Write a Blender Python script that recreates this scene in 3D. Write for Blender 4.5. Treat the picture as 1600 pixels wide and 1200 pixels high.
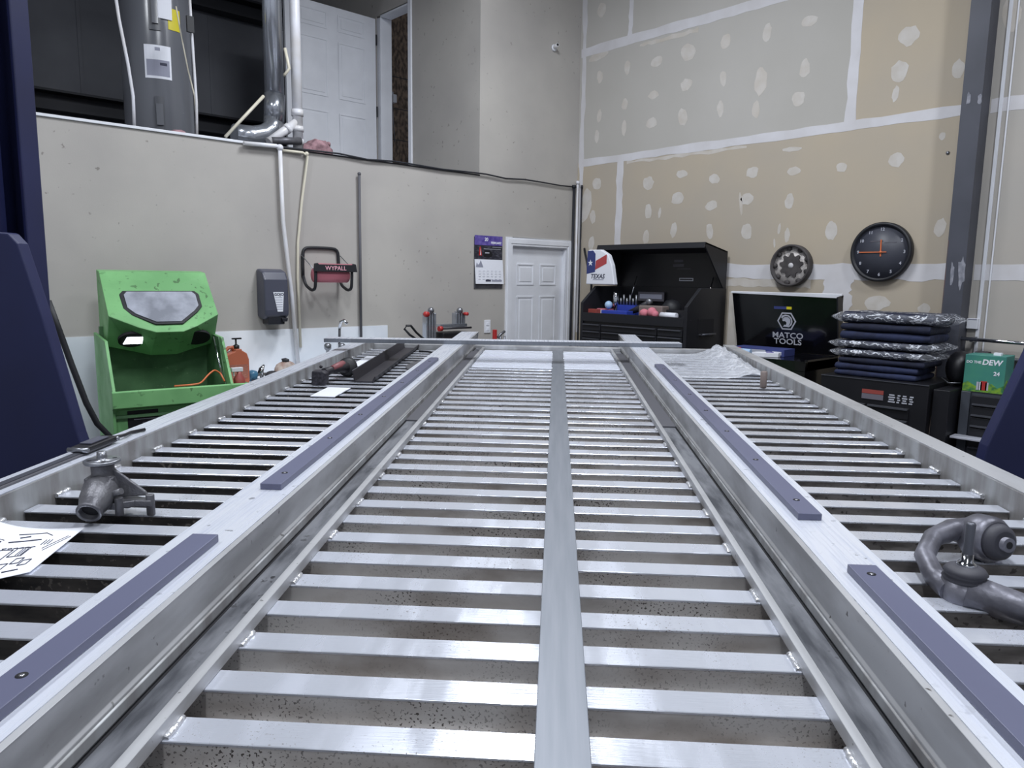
import bpy, bmesh, math, random
from mathutils import Vector, Matrix
random.seed(7)
PI = math.pi
for o in list(bpy.data.objects): bpy.data.objects.remove(o)
SC = bpy.context.scene
COL = SC.collection

# ---------------------------------------------------------------- camera
F_PX = 1152.95
H = 1.72
ROWS = [[0.7350333, 0.0857539, -0.6725863], [-0.6778868, 0.1134011, -0.7263675], [0.0139832, 0.9898416, 0.1414850]]
R3 = Matrix(ROWS)
CAM = Vector((0, 0, H))
cd = bpy.data.cameras.new('camera'); cam = bpy.data.objects.new('camera', cd); COL.objects.link(cam)
cam.matrix_world = Matrix.Translation(CAM) @ R3.to_4x4()
cd.sensor_width = 36; cd.lens = F_PX / 1600 * 36; cd.clip_start = 0.05; cd.clip_end = 60
SC.camera = cam

# ---------------------------------------------------------------- world, lights, exposure
w = bpy.data.worlds.new('world'); SC.world = w; w.use_nodes = True
bg = w.node_tree.nodes['Background']; bg.inputs[0].default_value = (0.80, 0.86, 1.0, 1); bg.inputs[1].default_value = 0.42
SC.view_settings.view_transform = 'Standard'; SC.view_settings.look = 'None'
SC.view_settings.exposure = 0.0; SC.view_settings.gamma = 1; SC.view_settings.use_curve_mapping = False
LAMPS = [  # x, y, z, rotation, watts : high-bay tube fixtures
    (3.0, 3.15, 4.75, 46, 105), (0.9, 0.5, 5.0, 44, 110), (3.4, -0.6, 5.0, 44, 90), (-0.8, 2.8, 5.0, 44, 80),
    (-2.0, -1.5, 5.0, 44, 70)]
for i, (x, y, z, r, wt) in enumerate(LAMPS):
    ld = bpy.data.lights.new('high_bay_light', 'AREA'); ld.shape = 'RECTANGLE'; ld.size = 1.2; ld.size_y = 0.32
    ld.energy = wt; ld.color = (0.90, 0.94, 1.0)
    lo = bpy.data.objects.new('high_bay_light', ld); COL.objects.link(lo)
    lo.location = (x, y, z - 0.03); lo.rotation_euler = (0, 0, math.radians(r))

# ---------------------------------------------------------------- pixel -> surface helpers
def ray(u, v): return R3 @ Vector((u - 800, 600 - v, -F_PX)).normalized()
def onY(u, v, y=5.0): r = ray(u, v); return CAM + r * (y / r.y)
def onX(u, v, x=5.46): r = ray(u, v); return CAM + r * (x / r.x)
XW, YW = 5.46, 5.0

# ---------------------------------------------------------------- materials
def lin(c):
    def f(x):
        x /= 255.0
        return x / 12.92 if x <= 0.04045 else ((x + 0.055) / 1.055) ** 2.4
    return (f(c[0]), f(c[1]), f(c[2]), 1)
def mat(name, c, rough=0.5, metal=0.0, c2=None, scale=6.0, stretch=(1, 1, 1), lo=0.35, hi=0.65, bump=0.0, bscale=60,
        spots=None, spot_scale=90, spot_cut=0.66, spot_mask=2.0, spec=0.5, rvar=0.0, emit=None, es=1.0, alpha=None, trans=0.0, coat=0.0, bstretch=None):
    m = bpy.data.materials.new(name); m.use_nodes = True; nt = m.node_tree; N = nt.nodes; L = nt.links
    b = N['Principled BSDF']
    b.inputs['Base Color'].default_value = lin(c); b.inputs['Roughness'].default_value = rough; b.inputs['Metallic'].default_value = metal
    b.inputs['Specular IOR Level'].default_value = spec
    b.inputs['Coat Weight'].default_value = coat
    if trans: b.inputs['Transmission Weight'].default_value = trans; b.inputs['IOR'].default_value = 1.3
    if alpha is not None: b.inputs['Alpha'].default_value = alpha
    if emit: b.inputs['Emission Color'].default_value = lin(emit); b.inputs['Emission Strength'].default_value = es
    tc = N.new('ShaderNodeTexCoord')
    def noise(sc, st, det=5):
        mp = N.new('ShaderNodeMapping'); mp.inputs['Scale'].default_value = st; L.new(tc.outputs['Object'], mp.inputs[0])
        n = N.new('ShaderNodeTexNoise'); n.inputs['Scale'].default_value = sc; n.inputs['Detail'].default_value = det
        L.new(mp.outputs[0], n.inputs['Vector']); return n
    col = None
    if c2 is not None:
        n = noise(scale, stretch); rp = N.new('ShaderNodeMapRange'); rp.inputs[1].default_value = lo; rp.inputs[2].default_value = hi
        L.new(n.outputs[0], rp.inputs[0])
        mx = N.new('ShaderNodeMix'); mx.data_type = 'RGBA'; L.new(rp.outputs[0], mx.inputs[0])
        mx.inputs[6].default_value = lin(c); mx.inputs[7].default_value = lin(c2); col = mx.outputs[2]
        if rvar:
            rr = N.new('ShaderNodeMapRange'); rr.inputs[3].default_value = rough; rr.inputs[4].default_value = min(1, rough + rvar)
            L.new(rp.outputs[0], rr.inputs[0]); L.new(rr.outputs[0], b.inputs['Roughness'])
    if spots is not None:
        n = noise(spot_scale, (1, 1, 1), 3); a = N.new('ShaderNodeMapRange'); a.inputs[1].default_value = spot_cut; a.inputs[2].default_value = spot_cut + 0.04
        n2 = noise(spot_mask, (1, 1, 1), 4); a2 = N.new('ShaderNodeMapRange'); a2.inputs[1].default_value = 0.42; a2.inputs[2].default_value = 0.62
        L.new(n.outputs[0], a.inputs[0]); L.new(n2.outputs[0], a2.inputs[0])
        mu = N.new('ShaderNodeMath'); mu.operation = 'MULTIPLY'; L.new(a.outputs[0], mu.inputs[0]); L.new(a2.outputs[0], mu.inputs[1])
        mx2 = N.new('ShaderNodeMix'); mx2.data_type = 'RGBA'; L.new(mu.outputs[0], mx2.inputs[0])
        if col is not None: L.new(col, mx2.inputs[6])
        else: mx2.inputs[6].default_value = lin(c)
        mx2.inputs[7].default_value = lin(spots); col = mx2.outputs[2]
        if metal:
            mm = N.new('ShaderNodeMath'); mm.operation = 'MULTIPLY_ADD'; mm.inputs[1].default_value = -metal; mm.inputs[2].default_value = metal
            L.new(mu.outputs[0], mm.inputs[0]); L.new(mm.outputs[0], b.inputs['Metallic'])
    if col is not None: L.new(col, b.inputs['Base Color'])
    if bump:
        n = noise(bscale, bstretch or (1, 1, 1), 4); bp = N.new('ShaderNodeBump'); bp.inputs['Strength'].default_value = bump
        bp.inputs['Distance'].default_value = 0.01; L.new(n.outputs[0], bp.inputs['Height']); L.new(bp.outputs[0], b.inputs['Normal'])
    return m
M = {}
M['wallpaint'] = mat('painted wall', (182, 178, 172), 0.7, c2=(168, 164, 160), scale=1.3, spots=(134, 129, 124), spot_scale=22, spot_cut=0.67, spot_mask=0.9, bump=0.05, bscale=120)
M['dry_tan'] = mat('drywall tan paper', (180, 168, 149), 0.85, c2=(172, 163, 150), scale=1.2)
M['dry_grey'] = mat('drywall grey paper', (180, 177, 172), 0.85, c2=(174, 171, 165), scale=1.0)
M['dry_paint'] = mat('painted drywall', (178, 172, 164), 0.8, c2=(172, 168, 162), scale=1.5)
M['mud'] = mat('joint compound', (208, 207, 211), 0.75, c2=(198, 196, 198), scale=5)
M['mud_spot'] = mat('sanded joint compound', (199, 195, 190), 0.8, c2=(190, 184, 176), scale=14)
M['mud_thin'] = mat('thin joint compound', (188, 181, 171), 0.8, c2=(198, 193, 187), scale=9)
M['white_panel'] = mat('white wall panel', (240, 243, 248), 0.35, c2=(222, 228, 236), scale=2.5)
M['white_paint'] = mat('white trim paint', (232, 234, 240), 0.4, c2=(222, 224, 230), scale=4)
M['white_pvc'] = mat('white plastic pipe', (222, 223, 230), 0.35, c2=(210, 208, 208), scale=7)
M['cream_pvc'] = mat('cream plastic pipe', (214, 208, 190), 0.35)
M['dark_wall'] = mat('dark metal wall', (112, 114, 120), 0.8, c2=(96, 98, 104), scale=1.4)
M['dark_steel'] = mat('dark steel', (30, 32, 40), 0.6)
M['osb'] = mat('oriented strand board', (140, 120, 102), 0.8, c2=(78, 66, 56), scale=30, stretch=(1, 1, 0.5), lo=0.42, hi=0.6)
M['floor'] = mat('dark concrete', (70, 70, 72), 0.5, c2=(50, 50, 53), scale=3)
M['ceil'] = mat('ceiling steel', (120, 122, 126), 0.7)
M['lamp_body'] = mat('white lamp body', (225, 226, 228), 0.5)
M['lamp'] = mat('lamp diffuser', (255, 255, 255), 0.5, emit=(240, 245, 255), es=6)
M['alu_top'] = mat('mill aluminium', (226, 230, 241), 0.17, 0.58, c2=(206, 210, 221), scale=5, stretch=(2.4, 0.5, 1), lo=0.42, hi=0.62, spots=(96, 88, 84), spot_scale=260, spot_cut=0.63, spot_mask=5.0, rvar=0.20, bump=0.05, bscale=26, bstretch=(1, 14, 14))
M['alu_face'] = mat('dusty aluminium web', (228, 225, 223), 0.36, 0.38, c2=(172, 164, 158), scale=4, stretch=(1.5, 3, 3), lo=0.45, hi=0.68, spots=(66, 58, 54), spot_scale=230, spot_cut=0.58, spot_mask=4.5, rvar=0.2)
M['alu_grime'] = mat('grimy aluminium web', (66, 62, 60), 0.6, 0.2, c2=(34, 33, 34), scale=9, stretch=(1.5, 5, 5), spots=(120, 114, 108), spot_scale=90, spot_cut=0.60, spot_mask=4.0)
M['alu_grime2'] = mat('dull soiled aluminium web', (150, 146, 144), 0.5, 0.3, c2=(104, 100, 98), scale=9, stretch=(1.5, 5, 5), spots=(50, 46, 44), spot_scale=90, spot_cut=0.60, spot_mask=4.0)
M['alu_rail'] = mat('dull aluminium rail', (194, 195, 198), 0.42, 0.5, c2=(158, 158, 160), scale=3.5, stretch=(2, 0.8, 3), lo=0.42, hi=0.62, spots=(60, 56, 54), spot_scale=60, spot_cut=0.69, spot_mask=3.0, rvar=0.15)
M['alu_dirty'] = mat('stained aluminium rail', (176, 178, 180), 0.5, 0.45, c2=(138, 136, 136), scale=4, stretch=(4, 4, 0.8), spots=(70, 66, 64), spot_scale=50, spot_cut=0.72, rvar=0.2)
M['alu_brush'] = mat('ground bright aluminium', (232, 236, 246), 0.32, 0.5, c2=(186, 190, 202), scale=16, stretch=(9, 0.35, 1), lo=0.45, hi=0.66, spots=(120, 122, 130), spot_scale=45, spot_cut=0.66, rvar=0.25)
M['alu_sheet'] = mat('clean aluminium sheet', (230, 233, 242), 0.32, 0.35)
M['alu_bar'] = mat('centre bar aluminium', (130, 134, 142), 0.46, 0.4, c2=(120, 125, 133), scale=5, stretch=(14, 0.7, 1))
M['alu_flange'] = mat('grimy aluminium channel', (138, 140, 146), 0.42, 0.45, c2=(72, 74, 80), scale=6, stretch=(5, 1, 5), spots=(38, 38, 42), spot_scale=50, spot_cut=0.64, rvar=0.2)
M['liner'] = mat('dark grey liner', (84, 84, 90), 0.6, 0.1)
M['strip'] = mat('slate plastic strip', (92, 95, 118), 0.45, c2=(84, 86, 108), scale=2.5, stretch=(1, 0.4, 1))
M['hole'] = mat('hole shade black', (18, 18, 24), 0.8)
M['screw'] = mat('screw steel', (170, 170, 175), 0.3, 0.9)
M['weld'] = mat('weld bead', (225, 226, 230), 0.32, 0.8, bump=0.6, bscale=90)
M['blue'] = mat('navy blue enamel', (27, 33, 74), 0.5, c2=(23, 28, 64), scale=2.5, spots=(90, 96, 130), spot_scale=25, spot_cut=0.77)
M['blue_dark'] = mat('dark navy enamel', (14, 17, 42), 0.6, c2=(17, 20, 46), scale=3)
M['red_label'] = mat('red label', (150, 70, 64), 0.5)
M['green'] = mat('green enamel', (126, 184, 122), 0.42, c2=(106, 162, 104), scale=4, spots=(74, 112, 70), spot_scale=26, spot_cut=0.62, rvar=0.2)
M['green_in'] = mat('soiled green enamel', (96, 136, 96), 0.45, c2=(68, 100, 70), scale=5, spots=(160, 190, 150), spot_scale=45, spot_cut=0.64)  # darker green for the inside surfaces, with paler specks
M['glass_grey'] = mat('scratched window', (176, 180, 192), 0.25, c2=(120, 124, 134), scale=7, rvar=0.3)
M['rubber'] = mat('black rubber', (30, 31, 36), 0.55)
M['black'] = mat('black enamel', (20, 20, 25), 0.42, c2=(26, 26, 31), scale=5)
M['black_tex'] = mat('black powder coat', (26, 27, 33), 0.5)
M['black_gloss'] = mat('gloss black', (10, 10, 14), 0.14, coat=0.3)
M['edge'] = mat('grey drawer pull', (92, 94, 102), 0.4, 0.5)
M['silver'] = mat('silver grey print', (176, 178, 188), 0.4)
M['dim_print'] = mat('faded print', (86, 84, 92), 0.5)
M['chrome'] = mat('chrome', (215, 217, 222), 0.12, 1.0)
M['steel'] = mat('grey steel', (140, 142, 148), 0.35, 0.8)
M['galv'] = mat('galvanised duct', (200, 204, 212), 0.2, 0.75, c2=(160, 164, 172), scale=4, stretch=(1, 1, 0.3))
M['tank'] = mat('grey tank enamel', (104, 106, 112), 0.22)
M['tank_dark'] = mat('tank recess', (80, 82, 88), 0.3)
M['paper'] = mat('white paper', (232, 234, 242), 0.7)
M['ink'] = mat('ink', (60, 62, 80), 0.7)
M['ink_soft'] = mat('grey ink', (150, 152, 168), 0.7)
M['yellow'] = mat('yellow label', (214, 200, 40), 0.5)
M['col'] = mat('column primer grey', (72, 74, 84), 0.5, c2=(64, 66, 75), scale=4)
M['col_rust'] = mat('column red primer', (104, 72, 66), 0.6, c2=(74, 72, 78), scale=6)
M['orange_jug'] = mat('orange plastic', (188, 106, 80), 0.4)
M['orange_lab'] = mat('orange label', (178, 120, 104), 0.5, c2=(160, 96, 80), scale=60, stretch=(1, 1, 4))
M['disp'] = mat('charcoal plastic', (74, 76, 90), 0.35)
M['disp_dark'] = mat('black plastic', (34, 35, 42), 0.4)
M['pink'] = mat('pink paper roll', (206, 122, 136), 0.75)
M['pink_txt'] = mat('pink print', (230, 170, 184), 0.6)
M['purple'] = mat('purple print', (72, 56, 140), 0.5, c2=(110, 96, 170), scale=30)
M['pic'] = mat('dark photo print', (38, 38, 48), 0.5, c2=(92, 92, 104), scale=24, stretch=(1, 1, 3), lo=0.5, hi=0.75)
M['red'] = mat('red plastic', (180, 50, 50), 0.4)
M['orange'] = mat('orange hose', (206, 110, 66), 0.45)
M['pad'] = mat('navy quilted pad', (24, 30, 54), 0.85, c2=(19, 23, 42), scale=20, bump=0.4, bscale=25)
M['pad2'] = mat('blue quilted pad', (35, 44, 76), 0.85, c2=(26, 32, 58), scale=16, bump=0.4, bscale=25)
def crinkle_glints(m, base, hi, sc, cut):  # opaque white ridges along the folds, glints painted into the alpha
    nt = m.node_tree; N = nt.nodes; L = nt.links; b = N['Principled BSDF']
    tc = N.new('ShaderNodeTexCoord'); mp = N.new('ShaderNodeMapping'); mp.inputs['Scale'].default_value = (1, 1, 3.0); mp.inputs['Rotation'].default_value = (0.3, 0.5, 0.4)
    n = N.new('ShaderNodeTexNoise'); n.inputs['Scale'].default_value = sc; n.inputs['Detail'].default_value = 3; n.inputs['Distortion'].default_value = 1.2
    L.new(tc.outputs['Object'], mp.inputs[0]); L.new(mp.outputs[0], n.inputs['Vector'])
    s1 = N.new('ShaderNodeMath'); s1.operation = 'SUBTRACT'; s1.inputs[1].default_value = 0.5; L.new(n.outputs[0], s1.inputs[0])
    s2 = N.new('ShaderNodeMath'); s2.operation = 'ABSOLUTE'; L.new(s1.outputs[0], s2.inputs[0])
    r = N.new('ShaderNodeMapRange'); r.inputs[1].default_value = 0; r.inputs[2].default_value = cut; r.inputs[3].default_value = hi; r.inputs[4].default_value = base
    L.new(s2.outputs[0], r.inputs[0]); L.new(r.outputs[0], b.inputs['Alpha'])
M['wrap'] = mat('clear plastic wrap', (236, 240, 250), 0.10, bump=0.8, bscale=26, spec=1.0); crinkle_glints(M['wrap'], 0.10, 0.85, 9, 0.035)
M['film'] = mat('clear plastic film', (236, 239, 247), 0.16, bump=0.4, bscale=22, spec=0.9); crinkle_glints(M['film'], 0.38, 0.62, 7, 0.05)
M['cast'] = mat('cast aluminium grey', (112, 112, 116), 0.42, 0.45, c2=(92, 92, 98), scale=20, bump=0.15, bscale=150)
M['cast_steel'] = mat('used forged metal', (124, 124, 134), 0.42, 0.5, c2=(84, 84, 92), scale=14, bump=0.1)
M['dirt_rubber'] = mat('dusty rubber', (58, 58, 66), 0.6)
M['tool'] = mat('dark tool body', (44, 42, 48), 0.5)
M['tool_red'] = mat('faded red grip', (140, 84, 88), 0.5)
M['pinkwool'] = mat('pink insulation', (176, 140, 146), 0.9, c2=(120, 92, 98), scale=18, bump=1.0, bscale=25)
M['teal'] = mat('green soda box print', (60, 128, 120), 0.5, c2=(70, 142, 118), scale=7)
M['leaf'] = mat('yellow green print', (130, 170, 50), 0.5, c2=(48, 110, 70), scale=40)
M['flagblue'] = mat('flag blue', (52, 62, 118), 0.7)
M['flagred'] = mat('flag red', (176, 70, 72), 0.7)
M['cart_grey'] = mat('grey cart enamel', (66, 70, 78), 0.45)
M['skyblue'] = mat('light blue plastic', (170, 200, 232), 0.4)
M['teal_glass'] = mat('teal plastic', (70, 120, 150), 0.3)
M['col_mud'] = mat('mud on column', (146, 147, 156), 0.7, c2=(112, 114, 124), scale=30)
M['bag'] = mat('translucent bag', (190, 180, 172), 0.5, c2=(150, 120, 110), scale=20)
M['rust'] = mat('brown peg', (124, 112, 108), 0.6)
M['brass'] = mat('orange copper print', (196, 128, 88), 0.5)
M['bluepl'] = mat('blue plastic', (50, 70, 170), 0.4)

# ---------------------------------------------------------------- mesh builder
class MB:
    def __init__(s): s.bm = bmesh.new(); s.mi = 0; s.mats = []
    def m(s, name):
        mm = M[name]
        if mm not in s.mats: s.mats.append(mm)
        s.mi = s.mats.index(mm); return s
    def face(s, vs):
        try:
            f = s.bm.faces.new(vs); f.material_index = s.mi; return f
        except ValueError: return None
    def box(s, x0, x1, y0, y1, z0, z1, T=None):
        if x0 > x1: x0, x1 = x1, x0
        if y0 > y1: y0, y1 = y1, y0
        if z0 > z1: z0, z1 = z1, z0
        v = [Vector((x, y, z)) for z in (z0, z1) for y in (y0, y1) for x in (x0, x1)]
        if T is not None: v = [T @ p for p in v]
        v = [s.bm.verts.new(p) for p in v]
        for f in ((0, 2, 3, 1), (4, 5, 7, 6), (0, 1, 5, 4), (1, 3, 7, 5), (3, 2, 6, 7), (2, 0, 4, 6)): s.face([v[i] for i in f])
        return s
    def hexa(s, p):   # 8 corners: bottom 4 (ccw), top 4 (ccw)
        v = [s.bm.verts.new(q) for q in p]
        for f in ((3, 2, 1, 0), (4, 5, 6, 7), (0, 1, 5, 4), (1, 2, 6, 5), (2, 3, 7, 6), (3, 0, 4, 7)): s.face([v[i] for i in f])
        return s
    def prism(s, poly, d0, d1, fn):   # poly 2-D, extruded from d0 to d1; fn(a, b, d) -> point
        a = [s.bm.verts.new(fn(p[0], p[1], d0)) for p in poly]; b = [s.bm.verts.new(fn(p[0], p[1], d1)) for p in poly]
        n = len(poly); s.face(a[::-1]); s.face(b)
        for i in range(n): s.face([a[i], a[(i + 1) % n], b[(i + 1) % n], b[i]])
        return s
    def tube(s, pts, r, n=10, cap=True, smooth=True):
        pts = [Vector(p) for p in pts]
        rr = r if isinstance(r, (list, tuple)) else [r] * len(pts)
        rings = []; up = None
        for i, p in enumerate(pts):
            t = (pts[min(i + 1, len(pts) - 1)] - pts[max(i - 1, 0)]).normalized()
            if up is None:
                up = Vector((0, 0, 1)) if abs(t.z) < 0.9 else Vector((1, 0, 0))
            u = (up - t * up.dot(t)).normalized(); up = u; vv = t.cross(u)
            rings.append([s.bm.verts.new(p + (u * math.cos(2 * PI * k / n) + vv * math.sin(2 * PI * k / n)) * rr[i]) for k in range(n)])
        for i in range(len(rings) - 1):
            for k in range(n):
                f = s.face([rings[i][k], rings[i][(k + 1) % n], rings[i + 1][(k + 1) % n], rings[i + 1][k]])
                if f and smooth: f.smooth = True
        if cap: s.face(rings[0][::-1]); s.face(rings[-1])
        return s
    def cyl(s, p0, p1, r, n=20, r2=None): return s.tube([p0, p1], [r, r if r2 is None else r2], n)
    def lathe(s, prof, c=(0, 0, 0), axis='z', n=28, T=None, smooth=True):   # prof: (radius, height) list
        c = Vector(c); rings = []
        for (r, h) in prof:
            ring = []
            for k in range(n):
                a = 2 * PI * k / n; x, y = r * math.cos(a), r * math.sin(a)
                p = Vector((x, y, h)) if axis == 'z' else (Vector((x, h, y)) if axis == 'y' else Vector((h, x, y)))
                p = p + c
                if T is not None: p = T @ p
                ring.append(s.bm.verts.new(p))
            rings.append(ring)
        for i in range(len(rings) - 1):
            for k in range(n):
                f = s.face([rings[i][k], rings[i][(k + 1) % n], rings[i + 1][(k + 1) % n], rings[i + 1][k]])
                if f and smooth: f.smooth = True
        if prof[0][0] > 1e-5: s.face(rings[0][::-1])
        if prof[-1][0] > 1e-5: s.face(rings[-1])
        return s
    def ball(s, c, r, n=12, sc=(1, 1, 1)):
        c = Vector(c); prof = []
        rings = []
        for i in range(n + 1):
            a = PI * i / n; ring = []
            for k in range(2 * n):
                b = PI * k / n
                ring.append(s.bm.verts.new(c + Vector((r * math.sin(a) * math.cos(b) * sc[0], r * math.sin(a) * math.sin(b) * sc[1], r * math.cos(a) * sc[2]))))
            rings.append(ring)
        for i in range(n):
            for k in range(2 * n):
                f = s.face([rings[i][k], rings[i + 1][k], rings[i + 1][(k + 1) % (2 * n)], rings[i][(k + 1) % (2 * n)]])
                if f: f.smooth = True
        return s
    def build(s, name, parent=None, bevel=0.0, seg=2, sub=0, jit=0.0, mat_name=None):
        bm = s.bm
        bmesh.ops.remove_doubles(bm, verts=bm.verts, dist=1e-6)
        bmesh.ops.dissolve_degenerate(bm, edges=bm.edges, dist=1e-6)
        bmesh.ops.recalc_face_normals(bm, faces=bm.faces)
        me = bpy.data.meshes.new(name); bm.to_mesh(me); bm.free()
        for mm in s.mats: me.materials.append(mm)
        o = bpy.data.objects.new(name, me); COL.objects.link(o)
        if parent is not None: o.parent = parent
        if bevel:
            b = o.modifiers.new('b', 'BEVEL'); b.width = bevel; b.segments = seg; b.limit_method = 'ANGLE'; b.angle_limit = math.radians(35)
        if sub:
            b = o.modifiers.new('s', 'SUBSURF'); b.levels = sub; b.render_levels = sub
        return o
def B(matn): return MB().m(matn)
def tag(o, label=None, cat=None, group=None, kind=None):
    if label: o['label'] = label
    if cat: o['category'] = cat
    if group: o['group'] = group
    if kind: o['kind'] = kind
    return o
def thing(name, label, cat, loc=(0, 0, 0), rz=0.0, group=None, mw=None):
    o = bpy.data.objects.new(name, None); COL.objects.link(o); o.empty_display_size = 0.1
    if mw is not None: o.matrix_world = mw
    else: o.location = loc; o.rotation_euler = (0, 0, rz)
    return tag(o, label, cat, group)
def solo(mb, name, label, cat, loc=(0, 0, 0), rz=0.0, group=None, mw=None, bevel=0, sub=0):
    o = mb.build(name, None, bevel, sub=sub)
    if mw is not None: o.matrix_world = mw
    else: o.location = loc; o.rotation_euler = (0, 0, rz)
    return tag(o, label, cat, group)
def struct(mb, name, bevel=0, parent=None):
    o = mb.build(name, parent, bevel)
    if parent is None: o['kind'] = 'structure'
    return o
def text(s, size, mn, parent, T, name='lettering', depth=0.0006, align='CENTER', bold=0.0, sx=1.0, shear=0.0):
    cu = bpy.data.curves.new(name, 'FONT'); cu.body = s; cu.size = size; cu.extrude = depth; cu.align_x = align; cu.align_y = 'CENTER'
    cu.offset = bold; cu.shear = shear; cu.resolution_u = 3
    t = bpy.data.objects.new(name, cu); COL.objects.link(t)
    bpy.context.view_layer.update()
    me = bpy.data.meshes.new_from_object(t.evaluated_get(bpy.context.evaluated_depsgraph_get()))
    bpy.data.objects.remove(t)
    me.transform(T @ Matrix.Diagonal((sx, 1, 1, 1))); me.name = name
    me.materials.clear(); me.materials.append(M[mn])
    o = bpy.data.objects.new(name, me); COL.objects.link(o); o.parent = parent
    return o
def facing(x, y, z, tilt=0.0, rz=0.0):   # lettering upright facing local -Y
    return Matrix.Translation((x, y, z)) @ Matrix.Rotation(rz, 4, 'Z') @ Matrix.Rotation(PI / 2 + tilt, 4, 'X')
XZ = lambda a, b, d: Vector((a, d, b))      # polygon in local x,z extruded along y
XY = lambda a, b, d: Vector((a, b, d))
YZ = lambda a, b, d: Vector((d, a, b))
def blob(cx, cz, rx, rz, n=12, j=0.18, tilt=0.0):
    out = []
    for k in range(n):
        a = 2 * PI * k / n; r = 1 + random.uniform(-j, j)
        x, z = rx * r * math.cos(a), rz * r * math.sin(a)
        out.append((cx + x * math.cos(tilt) - z * math.sin(tilt), cz + x * math.sin(tilt) + z * math.cos(tilt)))
    return out

# ================================================================= SETTING
struct(B('floor').box(-7, 7.5, -7, 9, -0.1, 0), 'floor')
struct(B('ceil').box(-7, 7.5, -7, 9, 5.6, 5.7), 'ceiling')
# left wall with a door opening
DX0, DX1, DZ = 4.600, 5.320, 2.015
wl = B('wallpaint')
wl.box(-7, DX0, YW, YW + 0.12, 0, 2.59); wl.box(DX1, XW, YW, YW + 0.12, 0, 2.59); wl.box(DX0, DX1, YW, YW + 0.12, DZ, 2.59)
struct(wl, 'wall_left')
# wall over the mezzanine edge (box room): front coplanar with wall_left, side face runs back
XB = 4.215
wb = B('wallpaint')
wb.box(XB, XW, YW + 0.002, YW + 0.12, 2.592, 5.6)
YJ0, YJ1 = 6.04, 6.60
wb.box(XB, XB + 0.12, YW + 0.12, YJ0, 2.592, 5.6)
wb.box(XB, XB + 0.12, YJ0, YJ1, 4.25, 5.6)
wb.box(XB, XB + 0.12, YJ1, 8.0, 2.592, 5.6)
struct(wb, 'wall_upper')
struct(B('dark_wall').box(-7, XB, YW + 0.12, 8, 2.45, 2.56), 'floor_mezzanine')
wk = B('dark_wall'); wk.box(-7, 7.5, 8, 8.1, 0, 5.6)
for k in range(10):
    x = -6.5 + k * 1.2; wk.box(x, x + 0.03, 7.992, 8.0, 2.6, 5.6)
struct(wk, 'wall_back')
for z in (3.15, 4.35):
    pb = MB().m('dark_steel').prism([(0, 0), (0.16, 0), (0.16, 0.02), (0.02, 0.02), (0.02, 0.16), (0.16, 0.16), (0.16, 0.18), (0, 0.18)], -5, XB - 0.01, lambda a, b, d: Vector((d, 7.97 - a, z + b)))
    tag(pb.build('wall_girt'), 'dark steel girt %s on the dark back wall above the mezzanine' % ('low behind the parapet' if z < 4 else 'highest'), 'beam')
# strand board inside the little upper room
ob = B('osb')
ob.box(XB + 0.12, XW, 7.5, 7.52, 2.6, 5.5)
ob.m('dark_steel')
for z in (2.95, 3.3, 3.65, 4.0): ob.box(XB + 0.12, XW, 7.497, 7.5, z, z + 0.008)
struct(ob, 'wall_strand_board')
struct(B('dark_steel').box(XB + 0.12, XW, YW + 0.12, 7.9, 2.5, 2.56), 'floor_upper_room')
# top edge trim of the half wall, white run then a dark cap
struct(B('white_paint').box(-3, 2.20, YW - 0.012, YW + 0.12, 2.5905, 2.607), 'trim_1', 0.002)
struct(B('dark_steel').box(2.20, XB, YW - 0.008, YW + 0.12, 2.5905, 2.60), 'trim_2', 0.002)
# right wall: drywall sheets
SA, SB, SCz = 2.83, 3.84, 1.80
wr = B('dry_tan')
wr.box(XW, XW + 0.12, 1.66, YW + 0.12, 0, SA)
wr.m('dry_grey').box(XW, XW + 0.12, onX(1332, 120).y, YW + 0.12, SA, SB)
wr.m('dry_tan').box(XW, XW + 0.12, 1.66, onX(1332, 120).y, SA, SB)
wr.m('dry_grey').box(XW, XW + 0.12, 1.66, YW + 0.12, SB, 5.6)
wr.m('dry_paint').box(XW, XW + 0.12, -7, 1.66, 0, 5.6)
WR = struct(wr, 'wall_right')
def wr_poly(pts, th=0.0012, mn='mud', name='mud_patch'):   # pts: (y, z) on the right wall
    b = B(mn).prism(pts, XW + 0.001, XW - th, YZ); o = b.build(name, WR); return o
def band(p0, p1, h, n=26, j=0.012, mn='mud', th=0.0015):    # horizontal tape from (y0,z0) to (y1,z1)
    top = []; bot = []
    for k in range(n + 1):
        t = k / n; y = p0[0] + (p1[0] - p0[0]) * t; z = p0[1] + (p1[1] - p0[1]) * t
        top.append((y, z + h / 2 + random.uniform(-j, j))); bot.append((y, z - h / 2 + random.uniform(-j, j)))
    return wr_poly(top + bot[::-1], th, mn, 'joint_tape')
def vband(y, z0, z1, wdt, n=14, j=0.008, th=0.0018):
    a = []; c = []
    for k in range(n + 1):
        z = z0 + (z1 - z0) * k / n; a.append((y + wdt / 2 + random.uniform(-j, j), z)); c.append((y - wdt / 2 + random.uniform(-j, j), z))
    return wr_poly(a + c[::-1], th, 'mud', 'joint_tape')
band((4.99, SA), (1.67, SA), 0.066, j=0.006); band((4.99, SB), (2.2, SB), 0.082, j=0.006)
band((3.7, 1.81), (1.67, 1.80), 0.11, j=0.010); band((3.7, 1.715), (2.6, 1.71), 0.06, j=0.008, mn='mud_thin', th=0.001)
band((1.52, SA), (0.6, SA), 0.085, j=0.003); band((1.52, 1.80), (0.6, 1.80), 0.10, j=0.003)
band((4.4, SA - 0.05), (3.2, SA - 0.05), 0.03, n=14, j=0.010, mn='mud_thin', th=0.0008)
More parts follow.
